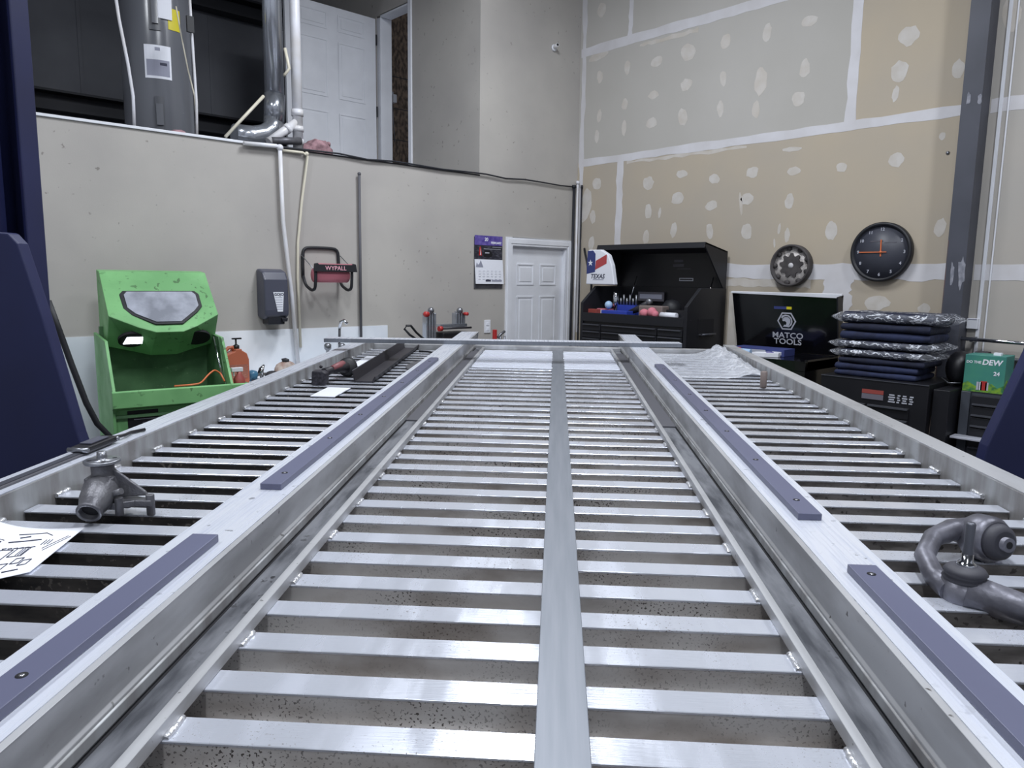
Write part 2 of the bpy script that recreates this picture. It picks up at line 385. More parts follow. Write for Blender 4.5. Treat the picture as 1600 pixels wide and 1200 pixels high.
band((4.3, SB - 0.07), (3.7, SB - 0.07), 0.03, n=14, j=0.010, mn='mud_thin', th=0.0008)
vband(onX(967, 320).y, 1.9, SA, 0.075); vband(onX(986, 20).y, SB, 4.4, 0.05); vband(onX(1336, 90).y, SA, 4.2, 0.075)
vband(onX(1308, 460).y, 1.5, 1.80, 0.20, j=0.02)
vband(4.955, 1.2, 5.0, 0.05, n=30, j=0.01)
spots = []
for (ox, oy, s, L) in ((900, 0, 4, ((160, 60, 25, 45), (150, 480, 18, 40), (320, 420, 18, 45), (503, 387, 38, 33), (700, 325, 50, 50), (935, 260, 28, 50), (1195, 205, 26, 60),
        (1460, 130, 55, 32), (920, 490, 20, 50), (1155, 510, 38, 88), (1430, 430, 32, 60), (1390, 620, 40, 48), (690, 530, 36, 38), (485, 593, 33, 25), (305, 650, 17, 38),
        (145, 725, 14, 40), (130, 850, 14, 42), (300, 800, 14, 50), (472, 768, 33, 33), (668, 730, 29, 53), (903, 680, 21, 52), (1125, 685, 25, 55), (660, 1088, 35, 25),
        (865, 1118, 34, 30), (1102, 1077, 38, 34), (1362, 1070, 40, 28), (452, 1145, 34, 42), (130, 1148, 28, 38), (140, 350, 60, 28))),
        (1200, 0, 4, ((880, 225, 62, 60), (820, 450, 55, 70), (798, 585, 20, 50), (150, 933, 62, 14), (460, 1045, 34, 32), (800, 1000, 52, 46), (1090, 850, 20, 25), (1190, 430, 40, 60), (1520, 80, 60, 120))),
        (900, 240, 4, ((635, 280, 39, 37), (845, 325, 37, 30), (1070, 285, 39, 36), (1030, 310, 9, 80), (1335, 298, 29, 45), (452, 360, 22, 48), (523, 370, 9, 33), (105, 395, 18, 42),
        (610, 478, 20, 48), (835, 485, 22, 48), (1067, 488, 32, 52), (437, 520, 20, 45), (97, 560, 18, 45), (1590, 480, 30, 55), (1270, 470, 9, 35), (1320, 510, 16, 45), (1240, 560, 6, 28), (62, 320, 34, 110))),
        (1180, 330, 5.3333, ((635, 165, 50, 72), (1540, 140, 50, 80), (1010, 765, 110, 60), (1410, 810, 56, 40)))):
    for (x, y, rx, ry) in L:
        u, v = ox + x / s, oy + y / s
        c = onX(u, v); e = onX(u + rx / s, v); g = onX(u, v - ry / s)
        spots.append((c.y, c.z, abs(e.y - c.y), abs(g.z - c.z)))
for i, (y, z, ry, rz_) in enumerate(spots):
    wr_poly(blob(y, z, ry, rz_, 14, 0.13, random.uniform(-0.15, 0.15)), 0.0009 if i % 3 else 0.0011, 'mud_spot' if i % 4 != 1 else 'mud_thin')
# windows of nothing: closed slab door in the left wall
d1 = struct(B('white_paint').box(DX0 + 0.012, DX1 - 0.012, YW + 0.035, YW + 0.07, 0.01, DZ - 0.008), 'door_1', 0.002)
def door_panels(par, x0, wdt, yf, z0, rows, flip=1, th=0.006):
    for (za, zb) in rows:
        for c in range(2):
            a = x0 + wdt * (0.13 if c == 0 else 0.56); b = x0 + wdt * (0.44 if c == 0 else 0.87)
            f = B('white_paint')
            t = 0.014
            f.box(a, b, yf - th, yf, z0 + za, z0 + za + t).box(a, b, yf - th, yf, z0 + zb - t, z0 + zb)
            f.box(a, a + t, yf - th, yf, z0 + za + t, z0 + zb - t).box(b - t, b, yf - th, yf, z0 + za + t, z0 + zb - t)
            f.box(a + 0.035, b - 0.035, yf - th * 0.8, yf, z0 + za + 0.035, z0 + zb - 0.035)
            f.build('door_panel', par, 0.003)
door_panels(d1, DX0 + 0.012, DX1 - DX0 - 0.024, YW + 0.035, 0, ((1.66, 1.86), (0.95, 1.56), (0.2, 0.82)))
cs = B('white_paint')
for (t0, t1, dp) in ((0.0, 0.075, 0.014), (0.02, 0.06, 0.02)):
    cs.box(DX0 - t1, DX0 - t0, YW - dp, YW, 0, DZ + t1); cs.box(DX1 + t0, min(DX1 + t1, XW - 0.01), YW - dp, YW, 0, DZ + t1); cs.box(DX0 - t0, DX1 + t0, YW - dp, YW, DZ + t0, DZ + t1)
cs.box(DX0, DX0 + 0.012, YW, YW + 0.12, 0, DZ).box(DX1 - 0.012, DX1, YW, YW + 0.12, 0, DZ).box(DX0, DX1, YW, YW + 0.12, DZ - 0.008, DZ)
struct(cs, 'trim_door_casing', 0.002)
hb = B('steel').cyl((DX0 + 0.07, YW + 0.035, 0.95), (DX0 + 0.07, YW - 0.01, 0.95), 0.012).ball((DX0 + 0.07, YW - 0.025, 0.95), 0.028, 8)
hb.build('door_handle', d1)
# upstairs open door leaf and its jamb
HX, HY = XB - 0.02, YJ1
d2 = struct(B('white_paint').box(HX - 0.95, HX, HY - 0.02, HY + 0.015, 2.60, 4.225), 'door_2', 0.002)
door_panels(d2, HX - 0.95, 0.95, HY - 0.02, 2.60, ((1.41, 1.565), (0.80, 1.32), (0.08, 0.67)))
jb = B('white_paint')
jb.box(XB + 0.005, XB + 0.135, 6.53, YJ1, 2.60, 4.235).box(XB - 0.015, XB + 0.005, YJ0 - 0.05, YJ0, 2.60, 4.28).box(XB + 0.0, XB + 0.13, YJ0, 6.53, 4.235, 4.26)
struct(jb, 'trim_upper_jamb', 0.003)
for z in (2.68, 3.30, 3.98):
    B('black').box(HX - 0.002, HX + 0.014, HY - 0.024, HY - 0.004, z, z + 0.10).build('hinge', d2)

# ================================================================= BED FRAME
AZ, EL = math.radians(43.9), math.radians(1.22)
Fv = Vector((math.cos(AZ) * math.cos(EL), math.sin(AZ) * math.cos(EL), math.sin(EL)))
Rv = Vector((math.sin(AZ), -math.cos(AZ), 0)); Uv = Rv.cross(Fv)
O = CAM - Uv * 0.57
BM = Matrix((Rv, Fv, Uv)).transposed()
BMW = Matrix.Translation(O) @ BM.to_4x4()
def bedmw(x, y, z, rz=0.0): return BMW @ Matrix.Translation((x, y, z)) @ Matrix.Rotation(rz, 4, 'Z')
bed = thing('truck_bed_frame', 'long slatted aluminium truck bed frame raised on the blue lift, filling the foreground', 'truck bed', mw=BMW)
XL0, XL1, XR1, XR0 = -1.283, -1.197, 1.092, 1.163
YE = 4.86
XZY = lambda a, b, d: Vector((a, d, b))
def side(x0, x1):
    b = B('alu_dirty'); inn = x1 if x0 < 0 else x0
    b.box(x0, x1, -0.7, YE, -0.13, 0.0565)
    o = b.build('side_rail', bed, 0.004)
    t = B('alu_brush' if x0 < 0 else 'alu_rail').box(x0 + 0.001, x1 - 0.001, -0.7, YE, 0.055, 0.0585); t.build('rail_cap', o, 0.001)
side(XL0, XL1); side(XR1, XR0)
def main_rail(s, xo, xi, lipx, lipi):
    # xo outer edge of the top flange, xi web plane, lip toward the middle
    p = [(xo, 0.098), (xo, 0.104), (xi + s * 0.010, 0.104), (xi + s * 0.010, 0.1052), (xi, 0.1052), (xi, 0.040), (xi + s * 0.0, 0.040), (xi + s * 0.004, 0.036), (xi + s * 0.004, 0.014), (xi + s * -0.0, 0.010),
         (lipx, 0.009), (lipx, 0.020), (lipi, 0.020), (lipi, 0.000), (xo, 0.000), (xo, 0.010), (xi - s * 0.022, 0.010), (xi - s * 0.022, 0.096)]
    b = B('alu_rail').prism(p, -0.7, 4.95, XZY)
    o = b.build('main_rail', bed, 0.0012, 1)
    t = B('alu_brush').box(xo, xi - s * 0.001, -0.7, 4.95, 0.1042, 0.1054); t.build('ground_face', o)
    f = B('alu_flange').box(xi + s * 0.003, lipx - s * 0.0005, -0.7, 4.95, 0.0095, 0.0112); f.build('channel_floor', o)
    g = B('hole').box(xi + s * 0.0045, xi + s * 0.0095, -0.7, 4.95, 0.0112, 0.0118); g.build('channel_groove', o)
    g2 = B('alu_dirty').prism([(xi, 0.034), (xi + s * 0.0068, 0.031), (xi + s * 0.0068, 0.016), (xi, 0.012)], -0.7, 4.95, XZY); g2.build('web_bead', o, 0.001)
    l = B('liner').box(xi + s * 0.002, lipx - s * 0.001, 2.53, 4.60, 0.0112, 0.0165); tag(l.build('liner_strip', bed, 0.001), 'dark grey strip lying in the far part of the channel')
main_rail(1, -0.632, -0.527, -0.475, -0.459); main_rail(-1, 0.531, 0.431, 0.375, 0.361)
# slats
def slat(y0, k):
    b = B('alu_top')
    x0, x1 = XL1 + 0.002, XR1 - 0.002
    b.box(x0, x1, y0, y0 + 0.049, -0.005, -0.0005)
    for (xa, xb, mn) in ((x0, -0.53, 'alu_grime'), (-0.53, 0.43, 'alu_face'), (0.43, x1, 'alu_grime2')):  # webs dark in the left bay, mid grey in the right, both speckled
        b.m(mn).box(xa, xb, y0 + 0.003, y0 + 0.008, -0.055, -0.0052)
    b.m('alu_face').box(x0, x1, y0 - 0.024, y0 + 0.028, -0.060, -0.0552)
    o = b.build('cross_slat', bed, 0.001, 1)
    def bead(xa, ya, xb, yb, z=0.0, r=0.0045):
        n = 7; w_ = B('weld')
        pts = [Vector((xa + (xb - xa) * i / n, ya + (yb - ya) * i / n, z + random.uniform(0, 0.0012))) for i in range(n + 1)]
        w_.tube(pts, [r * random.uniform(0.75, 1.25) for _ in pts], 8)
        w_.build('weld_bead', o)
    if k % 2 == 0:
        bead(XL1 + 0.004, y0, XL1 + 0.004, y0 + 0.048, 0.001, 0.006); bead(XR1 - 0.004, y0, XR1 - 0.004, y0 + 0.048, 0.001, 0.006)
        bead(-0.456, y0 + 0.002, -0.456, y0 + 0.046); bead(0.358, y0 + 0.002, 0.358, y0 + 0.046)
K0, K1 = -8, 37
for k in range(K0, K1 + 1):
    y = 0.776 + 0.1085 * k
    if y > 4.78: break
    slat(y, k)
B('alu_bar').box(-0.0135, 0.0525, -0.7, 4.80, 0.0, 0.005).build('centre_bar', bed, 0.001)
B('alu_rail').box(XL1, XR1, 4.80, 4.86, -0.10, 0.03).build('end_rail', bed, 0.002)
# far cover sheets that close the gaps near the front end
for (a, c, e) in ((-0.455, -0.016, 3.98), (0.055, 0.355, 3.98)):
    cv = B('alu_sheet'); cv.box(a, c, e, 4.79, 0.0, 0.0022)
    for k in range(13): cv.box(a, c, e + 0.03 + k * 0.06, e + 0.058 + k * 0.06, 0.0022, 0.006)
    cv.build('cover_sheet', bed)
strips = [(-0.595, -0.551, -0.6, 1.138, (0.71, 0.2)), (-0.595, -0.551, 1.42, 3.47, (1.5, 1.82, 2.12, 2.42, 2.72, 3.03, 3.33)),
          (0.457, 0.500, -0.6, 1.106, (1.07, 0.6)), (0.457, 0.500, 1.339, 3.40, (1.42, 1.72, 2.02, 2.31, 2.60, 2.92, 3.24))]
for i, (a, c, y0, y1, hs) in enumerate(strips):
    far = i % 2 == 1
    p = [(a, y0 + (0.0 if far else 0)), (c, y0), (c, y1 - 0.015), (c - 0.008, y1), (a + 0.008, y1), (a, y1 - 0.015)] if far else [(a, y0), (c, y0), (c, y1), (a, y1)]
    st = B('strip').prism(p, 0.1055, 0.1185, XY).build('spacer_strip', bed, 0.0012)
    for h in hs:
        ring = B('hole').lathe([(0.0, 0.1190), (0.0065, 0.1190), (0.0065, 0.1186)], ((a + c) / 2, h, 0), n=20)
        so = ring.build('screw_recess', st)
        B('screw').lathe([(0.0, 0.1196), (0.003, 0.1194), (0.0032, 0.1189)], ((a + c) / 2, h, 0), n=14).build('screw', st)

# loose cross bar lying over the rails
mw = bedmw(-1.32, 4.13, 0.106, math.atan2(4.215 - 4.135, 2.04))
cb = B('alu_bar').prism([(0, 0), (0.0, 0.022), (0.095, 0.022), (0.095, 0.0), (0.091, 0.0), (0.091, 0.018), (0.004, 0.018), (0.004, 0.0)], 0, 2.04, lambda a, b, d: Vector((d, a, b)))
cb.m('alu_brush').box(0, 2.04, 0.002, 0.093, 0.022, 0.0228)
solo(cb, 'cross_bar', 'loose bright aluminium channel bar laid crosswise over the far end of the bed rails', 'metal bar', mw=mw, bevel=0.001)

# ================================================================= LIFT POSTS
def lift_post(lab, s, xin, yg, gus, arms):
    # s = +1 for the left post (inner side faces +x); local origin under (xin, yg); x,y parallel to the bed
    base = O + Rv * xin + Fv * yg; base.z = 0
    t = thing('lift_post', lab, 'vehicle lift', group='two blue vehicle lift posts', mw=Matrix.Translation(base) @ Matrix.Rotation(AZ - PI / 2, 4, 'Z'))
    # channel-shaped column open toward the bed
    p = [(0, 0.05), (0, 0.10), (-0.015, 0.10), (-0.015, 0.065), (-0.25, 0.065), (-0.25, 0.355), (-0.015, 0.355), (-0.015, 0.285), (0, 0.285), (0, 0.37), (-0.265, 0.37), (-0.265, 0.05)]
    B('blue').prism([(a * s, c) for a, c in p], 0.0, 5.2, XY).build('column', t, 0.004)
    B('blue_dark').box(-s * 0.249, -s * 0.235, 0.067, 0.354, 0.02, 5.19).build('column_lining', t)  # darker navy backing paints in the shade inside the open channel
    cg = B('blue').box(-s * 0.20, -s * 0.055, 0.075, 0.27, 0.80, 2.20).build('carriage', t, 0.004)
    # gusset: thick plate with sloping inner edge
    g = [(x * 1.0, z) for x, z in gus]
    B('blue').prism([(x * s, z) for x, z in g], 0.0, 0.045, XZ).build('gusset', t, 0.006, 3)
    B('blue_dark').box(-s * 0.35, s * 0.45, -0.1, 0.45, 0, 0.02).build('base_plate', t, 0.002)
    B('blue').prism([(s * (-0.05), 0.25), (s * (-0.05), 0.15), (s * 0.75, 0.02), (s * 0.80, 0.10)], 0.90, 0.985, XY).build('swing_arm', t, 0.004)
    B('rubber').lathe([(0.05, 0.985), (0.05, arms), (0.0, arms)], (s * 0.72, 0.08, 0)).build('arm_pad', t)
    return t
lp = lift_post('navy blue lift post with a red label at the left edge of the photo', 1, -1.72, 2.05,
               [(-0.26, 0), (0.45, 0), (0.42, 0.90), (0.315, 1.25), (0.235, 1.59), (0.178, 1.80), (0.15, 1.83), (-0.26, 1.85)], 1.055)
B('red_label').box(-0.054, -0.0505, 0.14, 0.235, 2.00, 2.075).build('warning_label', lp)
lift_post('navy blue lift post beside the soda box at the right edge', -1, 1.70, 2.20,
          [(-0.26, 0), (0.47, 0), (0.47, 0.90), (0.42, 1.25), (0.324, 1.53), (0.307, 1.607), (0.28, 1.66), (-0.26, 1.68)], 1.065)

# ================================================================= LEFT WALL ITEMS
pn = B('white_panel').box(0.10, 3.265, YW - 0.006, YW - 0.0005, 0.0, 1.338)
solo(pn, 'splash_panel', 'low white splash panel fixed along the bottom of the beige wall', 'wall panel', (0, 0, 0))

# soap dispenser
t = thing('soap_dispenser', 'tall dark grey soap dispenser on the wall left of the white pipe', 'soap dispenser', (2.285, YW, 1.36))
b = B('disp').prism([(0, 0.07), (-0.085, 0.055), (-0.13, 0.08), (-0.135, 0.12), (-0.13, 0.33), (-0.10, 0.385), (-0.04, 0.402), (0, 0.402)], -0.088, 0.088, lambda a, c, d: Vector((d, a, c)))
b.build('housing', t, 0.014, 4)
b = B('disp_dark').box(-0.06, 0.06, -0.12, -0.02, 0.02, 0.075); b.build('push_bar', t, 0.008, 3)
b = B('disp_dark').prism([(0.03, 0.065), (0.075, 0.065), (0.07, 0.04), (0.035, 0.04)], -0.138, -0.10, XZ); b.build('spout_cover', t, 0.003)
b = B('paper').prism([(-0.028, 0.245), (0.048, 0.245), (0.038, 0.11), (0.0, 0.11)], -0.1385, -0.1345, XZ); lb = b.build('label', t)
text('GOJO', 0.026, 'ink', t, facing(0.012, -0.139, 0.228), bold=0.0008)
for i in range(6): B('ink_soft').box(-0.016 + 0.004 * i * .5, 0.036, -0.1392, -0.1386, 0.205 - i * 0.016, 0.209 - i * 0.016).build('print_line', t)

# wiper roll holder
t = thing('wipe_roll_holder', 'black wall bracket holding a pink paper roll, WYPALL on its front bar', 'paper towel holder', (2.69, YW, 1.66))
def arc(pts, n=6):
    out = []
    P = [Vector(p) for p in pts]
    if len(P) < 3: return P
    out = [P[0]]
    for i in range(1, len(P) - 1):
        a, bq, c = P[i - 1], P[i], P[i + 1]
        r = min(0.35, 0.5); d1_ = bq + (a - bq) * r; d2_ = bq + (c - bq) * r
        for k in range(n + 1):
            tt = k / n; out.append(d1_ * (1 - tt) ** 2 + bq * 2 * tt * (1 - tt) + d2_ * tt * tt)
    out.append(P[-1]); return out
fr = B('rubber')
fr.tube(arc([(-0.145, -0.012, 0.05), (-0.145, -0.012, 0.15), (-0.14, -0.012, 0.24), (-0.11, -0.012, 0.262), (0.11, -0.012, 0.262), (0.14, -0.012, 0.24), (0.145, -0.012, 0.15), (0.145, -0.012, 0.05)]), 0.0115, 10)
for s in (-1, 1):
    fr.tube(arc([(s * 0.145, -0.012, 0.06), (s * 0.145, -0.05, -0.01), (s * 0.145, -0.14, -0.045), (s * 0.145, -0.19, -0.03), (s * 0.145, -0.20, 0.05), (s * 0.145, -0.20, 0.115)]), 0.011, 10)
fr.build('frame', t)
for s in (-1, 1): B('steel').tube([(s * 0.158, -0.012, 0.21), (s * 0.158, -0.21, 0.10)], 0.003, 8).build('side_wire', t)
B('pink').lathe([(0.02, -0.13), (0.052, -0.13), (0.052, 0.13), (0.02, 0.13)], (0, -0.15, 0.065), 'x', 32).build('paper_roll', t)
B('rubber').prism([(-0.16, 0.145), (-0.14, 0.15), (-0.13, 0.14), (0.13, 0.14), (0.14, 0.15), (0.165, 0.145), (0.175, 0.09), (-0.165, 0.09)], -0.228, -0.205, XZ).build('front_bar', t, 0.003)
B('pink').box(-0.135, 0.135, -0.226, -0.20, 0.141, 0.147).build('paper_edge', t)
text('WYPALL', 0.042, 'pink_txt', t, facing(0.0, -0.229, 0.114), bold=0.0003, sx=1.05)

# steel pole
solo(B('liner').tube([(0, 0, 0), (0.006, 0, 1.44)], 0.010, 12).ball((0.006, 0, 1.44), 0.014, 6), 'steel_pole', 'thin dark steel pole standing upright against the wall right of the roll holder', 'pole', (3.006, YW - 0.03, 1.04))
# calendar
t = thing('wall_calendar', 'wall calendar open at a dark car picture, hanging left of the white door', 'calendar', (4.32, YW, 1.62))
wq = 0.163
B('pic').box(-wq, wq - 0.003, -0.010, -0.002, 0.262, 0.455).build('picture', t)
B('purple').box(-wq, wq - 0.003, -0.0108, -0.0100, 0.385, 0.468).build('picture_sky', t)
B('paper').prism([(-0.012, 0.262), (-0.010, 0.262), (-0.028, 0.05), (-0.030, 0.05)], -wq, wq, lambda a, c, d: Vector((d, a, c))).build('page', t)
B('cast').box(-wq, wq, -0.008, -0.002, 0.01, 0.262).build('back_page', t)
b = B('ink_soft').prism([(-0.155, 0.195), (-0.07, 0.195), (-0.085, 0.225), (-0.10, 0.255), (-0.115, 0.225), (-0.13, 0.215), (-0.145, 0.235)], -0.0195, -0.0185, XZ); b.build('small_picture', t)
text('20', 0.040, 'paper', t, facing(-0.03, -0.0112, 0.435), bold=0.001)
text('FEBRUARY', 0.026, 'paper', t, facing(0.085, -0.0112, 0.408), bold=0.0008)
b = B('ink_soft'); 
for i in range(4):
    for j in range(6): b.box(-0.13 + j * 0.047, -0.105 + j * 0.047, -0.0285, -0.0275, 0.162 - i * 0.024, 0.164 - i * 0.024)
b.build('page_grid', t)
B('ink').box(-0.05, 0.01, -0.0305, -0.0295, 0.072, 0.088).build('page_print', t); B('ink_soft').box(0.02, 0.14, -0.0305, -0.0295, 0.072, 0.086).build('page_print', t)
b = B('red').prism([(-0.115, 0.295), (-0.08, 0.295), (-0.09, 0.36), (-0.10, 0.375), (-0.11, 0.36)], -0.0115, -0.0105, XZ).m('paper').prism([(-0.10, 0.30), (-0.092, 0.30), (-0.095, 0.36)], -0.012, -0.0112, XZ)
b.m('black').prism([(-0.06, 0.285), (0.03, 0.285), (0.045, 0.31), (0.02, 0.34), (-0.05, 0.34), (-0.065, 0.31)], -0.0115, -0.0105, XZ).m('silver').box(-0.045, 0.005, -0.0118, -0.0112, 0.315, 0.325).box(0.04, 0.15, -0.0115, -0.0105, 0.37, 0.374).box(-0.06, 0.14, -0.0115, -0.0105, 0.352, 0.356)
b.build('car_picture', t)
# outlets
def outlet(lab, mw=None, loc=None, rz=0):
    t = thing('wall_outlet', lab, 'power outlet', loc, rz)
    B('white_paint').box(-0.036, 0.036, -0.008, 0.0, -0.058, 0.058).build('cover_plate', t, 0.003)
    for z in (-0.024, 0.024):
        B('paper').box(-0.017, 0.017, -0.011, -0.007, z - 0.014, z + 0.014).build('socket', t, 0.003)
    return t
outlet('white double power outlet on the beige wall left of the door', loc=(4.316, YW, 1.293))
# PVC pipes down the wall
p0 = onY(372, 205, 4.97); p1 = onY(430, 228, 4.96)
pv = MB().m('white_pvc')
pv.tube([(2.385, 4.965, 2.60), (2.392, 4.965, 2.1), (2.44, 4.965, 1.60), (2.478, 4.965, 1.04)], 0.0145, 12)
pv.tube([(2.13, 4.965, 2.588), (2.36, 4.965, 2.598), (2.385, 4.965, 2.585)], 0.0145, 12)
pv.ball((2.385, 4.965, 2.59), 0.024, 8)
pv.cyl((2.478, 4.965, 1.07), (2.48, 4.965, 1.03), 0.019)
solo(pv, 'drain_pipe', 'white plastic pipe running down the wall between the dispenser and the roll holder', 'pipe')
pv = MB().m('cream_pvc')
pv.tube([(2.395, 4.985, 2.578), (2.56, 4.975, 2.58), (2.595, 4.975, 2.56), (2.548, 4.982, 2.25), (2.51, 4.984, 1.95), (2.502, 4.985, 1.7), (2.51, 4.985, 1.2)], 0.0095, 12)
pv.ball((2.59, 4.975, 2.575), 0.016, 8)
solo(pv, 'water_line', 'thin cream plastic pipe bending down behind the white drain pipe', 'pipe')
# corner conduits
for i, (x, y, r, mn, z0, z1, lab, c) in enumerate((
        (5.385, 4.975, 0.013, 'dark_steel', 0.2, 2.62, 'dark steel conduit nearest the door frame in the room corner', 'pipe'),
        (5.425, 4.965, 0.011, 'white_pvc', 0.2, 2.66, 'white conduit standing in the room corner', 'pipe'),
        (5.446, 4.93, 0.008, 'dark_steel', 0.2, 2.62, 'slim black cable dropping on the drywall side of the corner', 'cable'))):
    solo(B(mn).cyl((0, 0, 0), (0, 0, z1 - z0), r, 12).cyl((0, 0, z1 - z0 - 0.03), (0, 0, z1 - z0), r * 1.5, 12), 'corner_conduit' if c == 'pipe' else 'corner_cable', lab, c, (x, y, z0))
solo(B('rubber').tube([(5.45, 4.88, 2.02), (5.42, 4.80, 1.85), (5.41, 4.74, 1.70), (5.43, 4.76, 1.55)], 0.010, 10), 'air_hose', 'black hose sagging beside the corner pipes toward the tool chest', 'hose')
# cable along wall top
cbp = []
for i in range(15):
    x = 2.15 + (5.44 - 2.15) * i / 14
    cbp.append((x, YW - 0.022, 2.604 - 0.010 * (i % 3 == 1) + (0.004 if i % 2 else 0)))
solo(B('dark_steel').tube(cbp, 0.0065, 8), 'wall_top_cable', 'black cable running along the top edge of the beige half wall', 'cable')
# roof camera / pipe stub high on the box wall
p = onY(865, 75, 5.0)
t = thing('pipe_stub', 'short white pipe stub poking out high on the grey upper wall', 'pipe', (p.x, YW, p.z))
B('white_paint').lathe([(0.03, 0), (0.03, -0.012), (0.015, -0.014)], (0, 0, 0), 'y', 20).build('flange', t)
B('white_pvc').cyl((0, 0, 0), (-0.02, -0.07, 0.01), 0.016).build('pipe_end', t); B('hole').cyl((-0.020, -0.0702, 0.01), (-0.0205, -0.0715, 0.0102), 0.011).build('bore', t)

# ================================================================= MEZZANINE ITEMS
# water heater
hp = onY(246, 100, 5.75)
t = thing('water_heater', 'tall grey cylindrical water heater on the mezzanine behind the half wall', 'water heater', (hp.x, 5.75, 2.56))
hr = 0.228
B('tank').lathe([(hr * 0.96, 0.0), (hr, 0.03), (hr, 1.75), (hr * 0.9, 1.80), (0, 1.82)], n=48).build('tank_body', t)
def on_tank(a0, a1, z0, z1, mn, name, off=0.002, rr=hr, par=None):
    b = B(mn); n = 8; vs = []
    for k in range(n + 1):
        a = math.radians(a0 + (a1 - a0) * k / n)
        vs.append((b.bm.verts.new(((rr + off) * math.cos(a), (rr + off) * math.sin(a), z0)), b.bm.verts.new(((rr + off) * math.cos(a), (rr + off) * math.sin(a), z1)),
                   b.bm.verts.new(((rr - .001) * math.cos(a), (rr - .001) * math.sin(a), z0)), b.bm.verts.new(((rr - .001) * math.cos(a), (rr - .001) * math.sin(a), z1))))
    for k in range(n):
        A, C = vs[k], vs[k + 1]; b.face([A[0], C[0], C[1], A[1]]); b.face([A[1], C[1], C[3], A[3]]); b.face([A[0], A[2], C[2], C[0]])
    b.face([vs[0][0], vs[0][1], vs[0][3], vs[0][2]]); b.face([vs[-1][0], vs[-1][2], vs[-1][3], vs[-1][1]])
    return b.build(name, par or t)
aim = math.degrees(math.atan2(-5.75, -hp.x))
on_tank(aim - 20, aim + 22, 0.478, 0.695, 'paper', 'spec_label')
on_tank(aim - 17, aim + 19, 0.495, 0.60, 'ink_soft', 'label_print', 0.003)
on_tank(aim + 4, aim + 15, 0.565, 0.583, 'ink', 'label_print', 0.0038)
on_tank(aim - 3, aim + 5, 0.66, 0.68, 'ink_soft', 'label_print', 0.0038)
on_tank(aim - 10, aim + 8, 0.79, 1.05, 'tank_dark', 'access_panel', 0.008)
on_tank(aim - 5, aim + 4, 0.83, 1.01, 'tank', 'access_cover', 0.022)
on_tank(aim - 7, aim + 7, 0.14, 0.36, 'tank_dark', 'access_panel', 0.008)
on_tank(aim - 5, aim + 5, 0.17, 0.31, 'tank', 'access_cover', 0.022)
on_tank(aim + 20, aim + 42, 0.81, 0.95, 'yellow', 'warning_label', 0.003)
on_tank(aim + 2, aim + 26, 0.87, 1.10, 'paper', 'loose_sheet', 0.012)
# pipes in front of the heater
def zl(u, v, y): q = onY(u, v, y); return (q.x, y, q.z)
solo(B('white_pvc').tube([zl(180, -10, 5.2), zl(186, 30, 5.2), zl(200, 100, 5.2), zl(208, 150, 5.2), zl(210, 200, 5.2)], 0.010, 10), 'relief_pipe', 'thin white pipe curving down left of the grey water heater', 'pipe')
solo(B('white_pvc').tube([zl(296, -10, 5.25), zl(299, 40, 5.25), zl(303, 100, 5.25), zl(307, 160, 5.25), zl(308, 216, 5.25)], 0.009, 10), 'supply_pipe', 'thin white pipe hanging right of the grey water heater', 'pipe')
solo(B('cream_pvc').tube([zl(275, 10, 5.3), zl(284, 60, 5.3), zl(294, 110, 5.3), zl(304, 150, 5.3), zl(309, 214, 5.28)], 0.005, 8), 'heater_wire', 'thin wire slanting down across the right of the water heater', 'wire')
solo(B('rubber').box(-0.022, 0.022, -0.01, 0.01, -0.05, 0.05), 'wire_junction', 'small black connector on the pipe right of the water heater', 'connector', zl(297, 38, 5.22))
solo(MB().m('cream_pvc').tube([zl(352, 214, 5.12), zl(412, 150, 5.12)], 0.011, 10).tube([zl(444, 118, 5.12), zl(452, 107, 5.12), zl(445, 75, 5.12)], 0.011, 10), 'slanted_pipe', 'cream plastic pipe slanting behind the round metal duct', 'pipe')
# round duct
t = thing('exhaust_duct', 'shiny round metal duct rising beside the thick white pipe on the mezzanine', 'duct', (0, 0, 0))
a = Vector(zl(428, -30, 5.32)); c = Vector(zl(429, 150, 5.32)); e = Vector(zl(428, 190, 5.32))
a.x = c.x; a.z = 4.6
B('galv').cyl(a, c, 0.068, 28).build('duct_pipe', t)
B('galv').cyl(c + Vector((0, 0, 0.01)), e + Vector((0, 0, 0.0)), 0.072, 28).build('collar', t)
el_ = [e + Vector((0, 0, 0.02)), e + Vector((-0.01, 0, -0.05)), e + Vector((-0.07, 0, -0.10)), e + Vector((-0.16, 0, -0.125)), e + Vector((-0.30, 0, -0.13))]
B('galv').tube(el_, 0.072, 24).build('elbow', t)
# thick white pipe
t = thing('vent_pipe', 'thick white plastic vent pipe in front of the open upstairs door', 'pipe', (0, 0, 0))
a = Vector(zl(461, 5, 5.14)); c = Vector(zl(466, 232, 5.14)); a.z = 4.4; a.x = c.x
B('white_pvc').cyl(a, Vector((c.x, c.y, 2.60)), 0.036, 24).build('upright', t)
for (v0, v1) in ((172, 182), (198, 206), (218, 226)):
    z0, z1 = zl(466, v0, 5.14)[2], zl(466, v1, 5.14)[2]
    B('white_pvc').cyl((c.x, c.y, z0), (c.x, c.y, z1), 0.042, 24).build('coupling', t)
j = Vector((c.x, c.y, zl(466, 190, 5.14)[2])); k2 = Vector(zl(420, 222, 5.12))
B('white_pvc').cyl(j, k2, 0.03, 20).build('branch', t); B('white_pvc').cyl(j.lerp(k2, 0.3), j.lerp(k2, 0.42), 0.036, 20).build('coupling', t)
B('cast').cyl(Vector((c.x, 5.10, 2.68)), Vector(zl(425, 220, 5.10)), 0.026, 20).build('drain_branch', t)
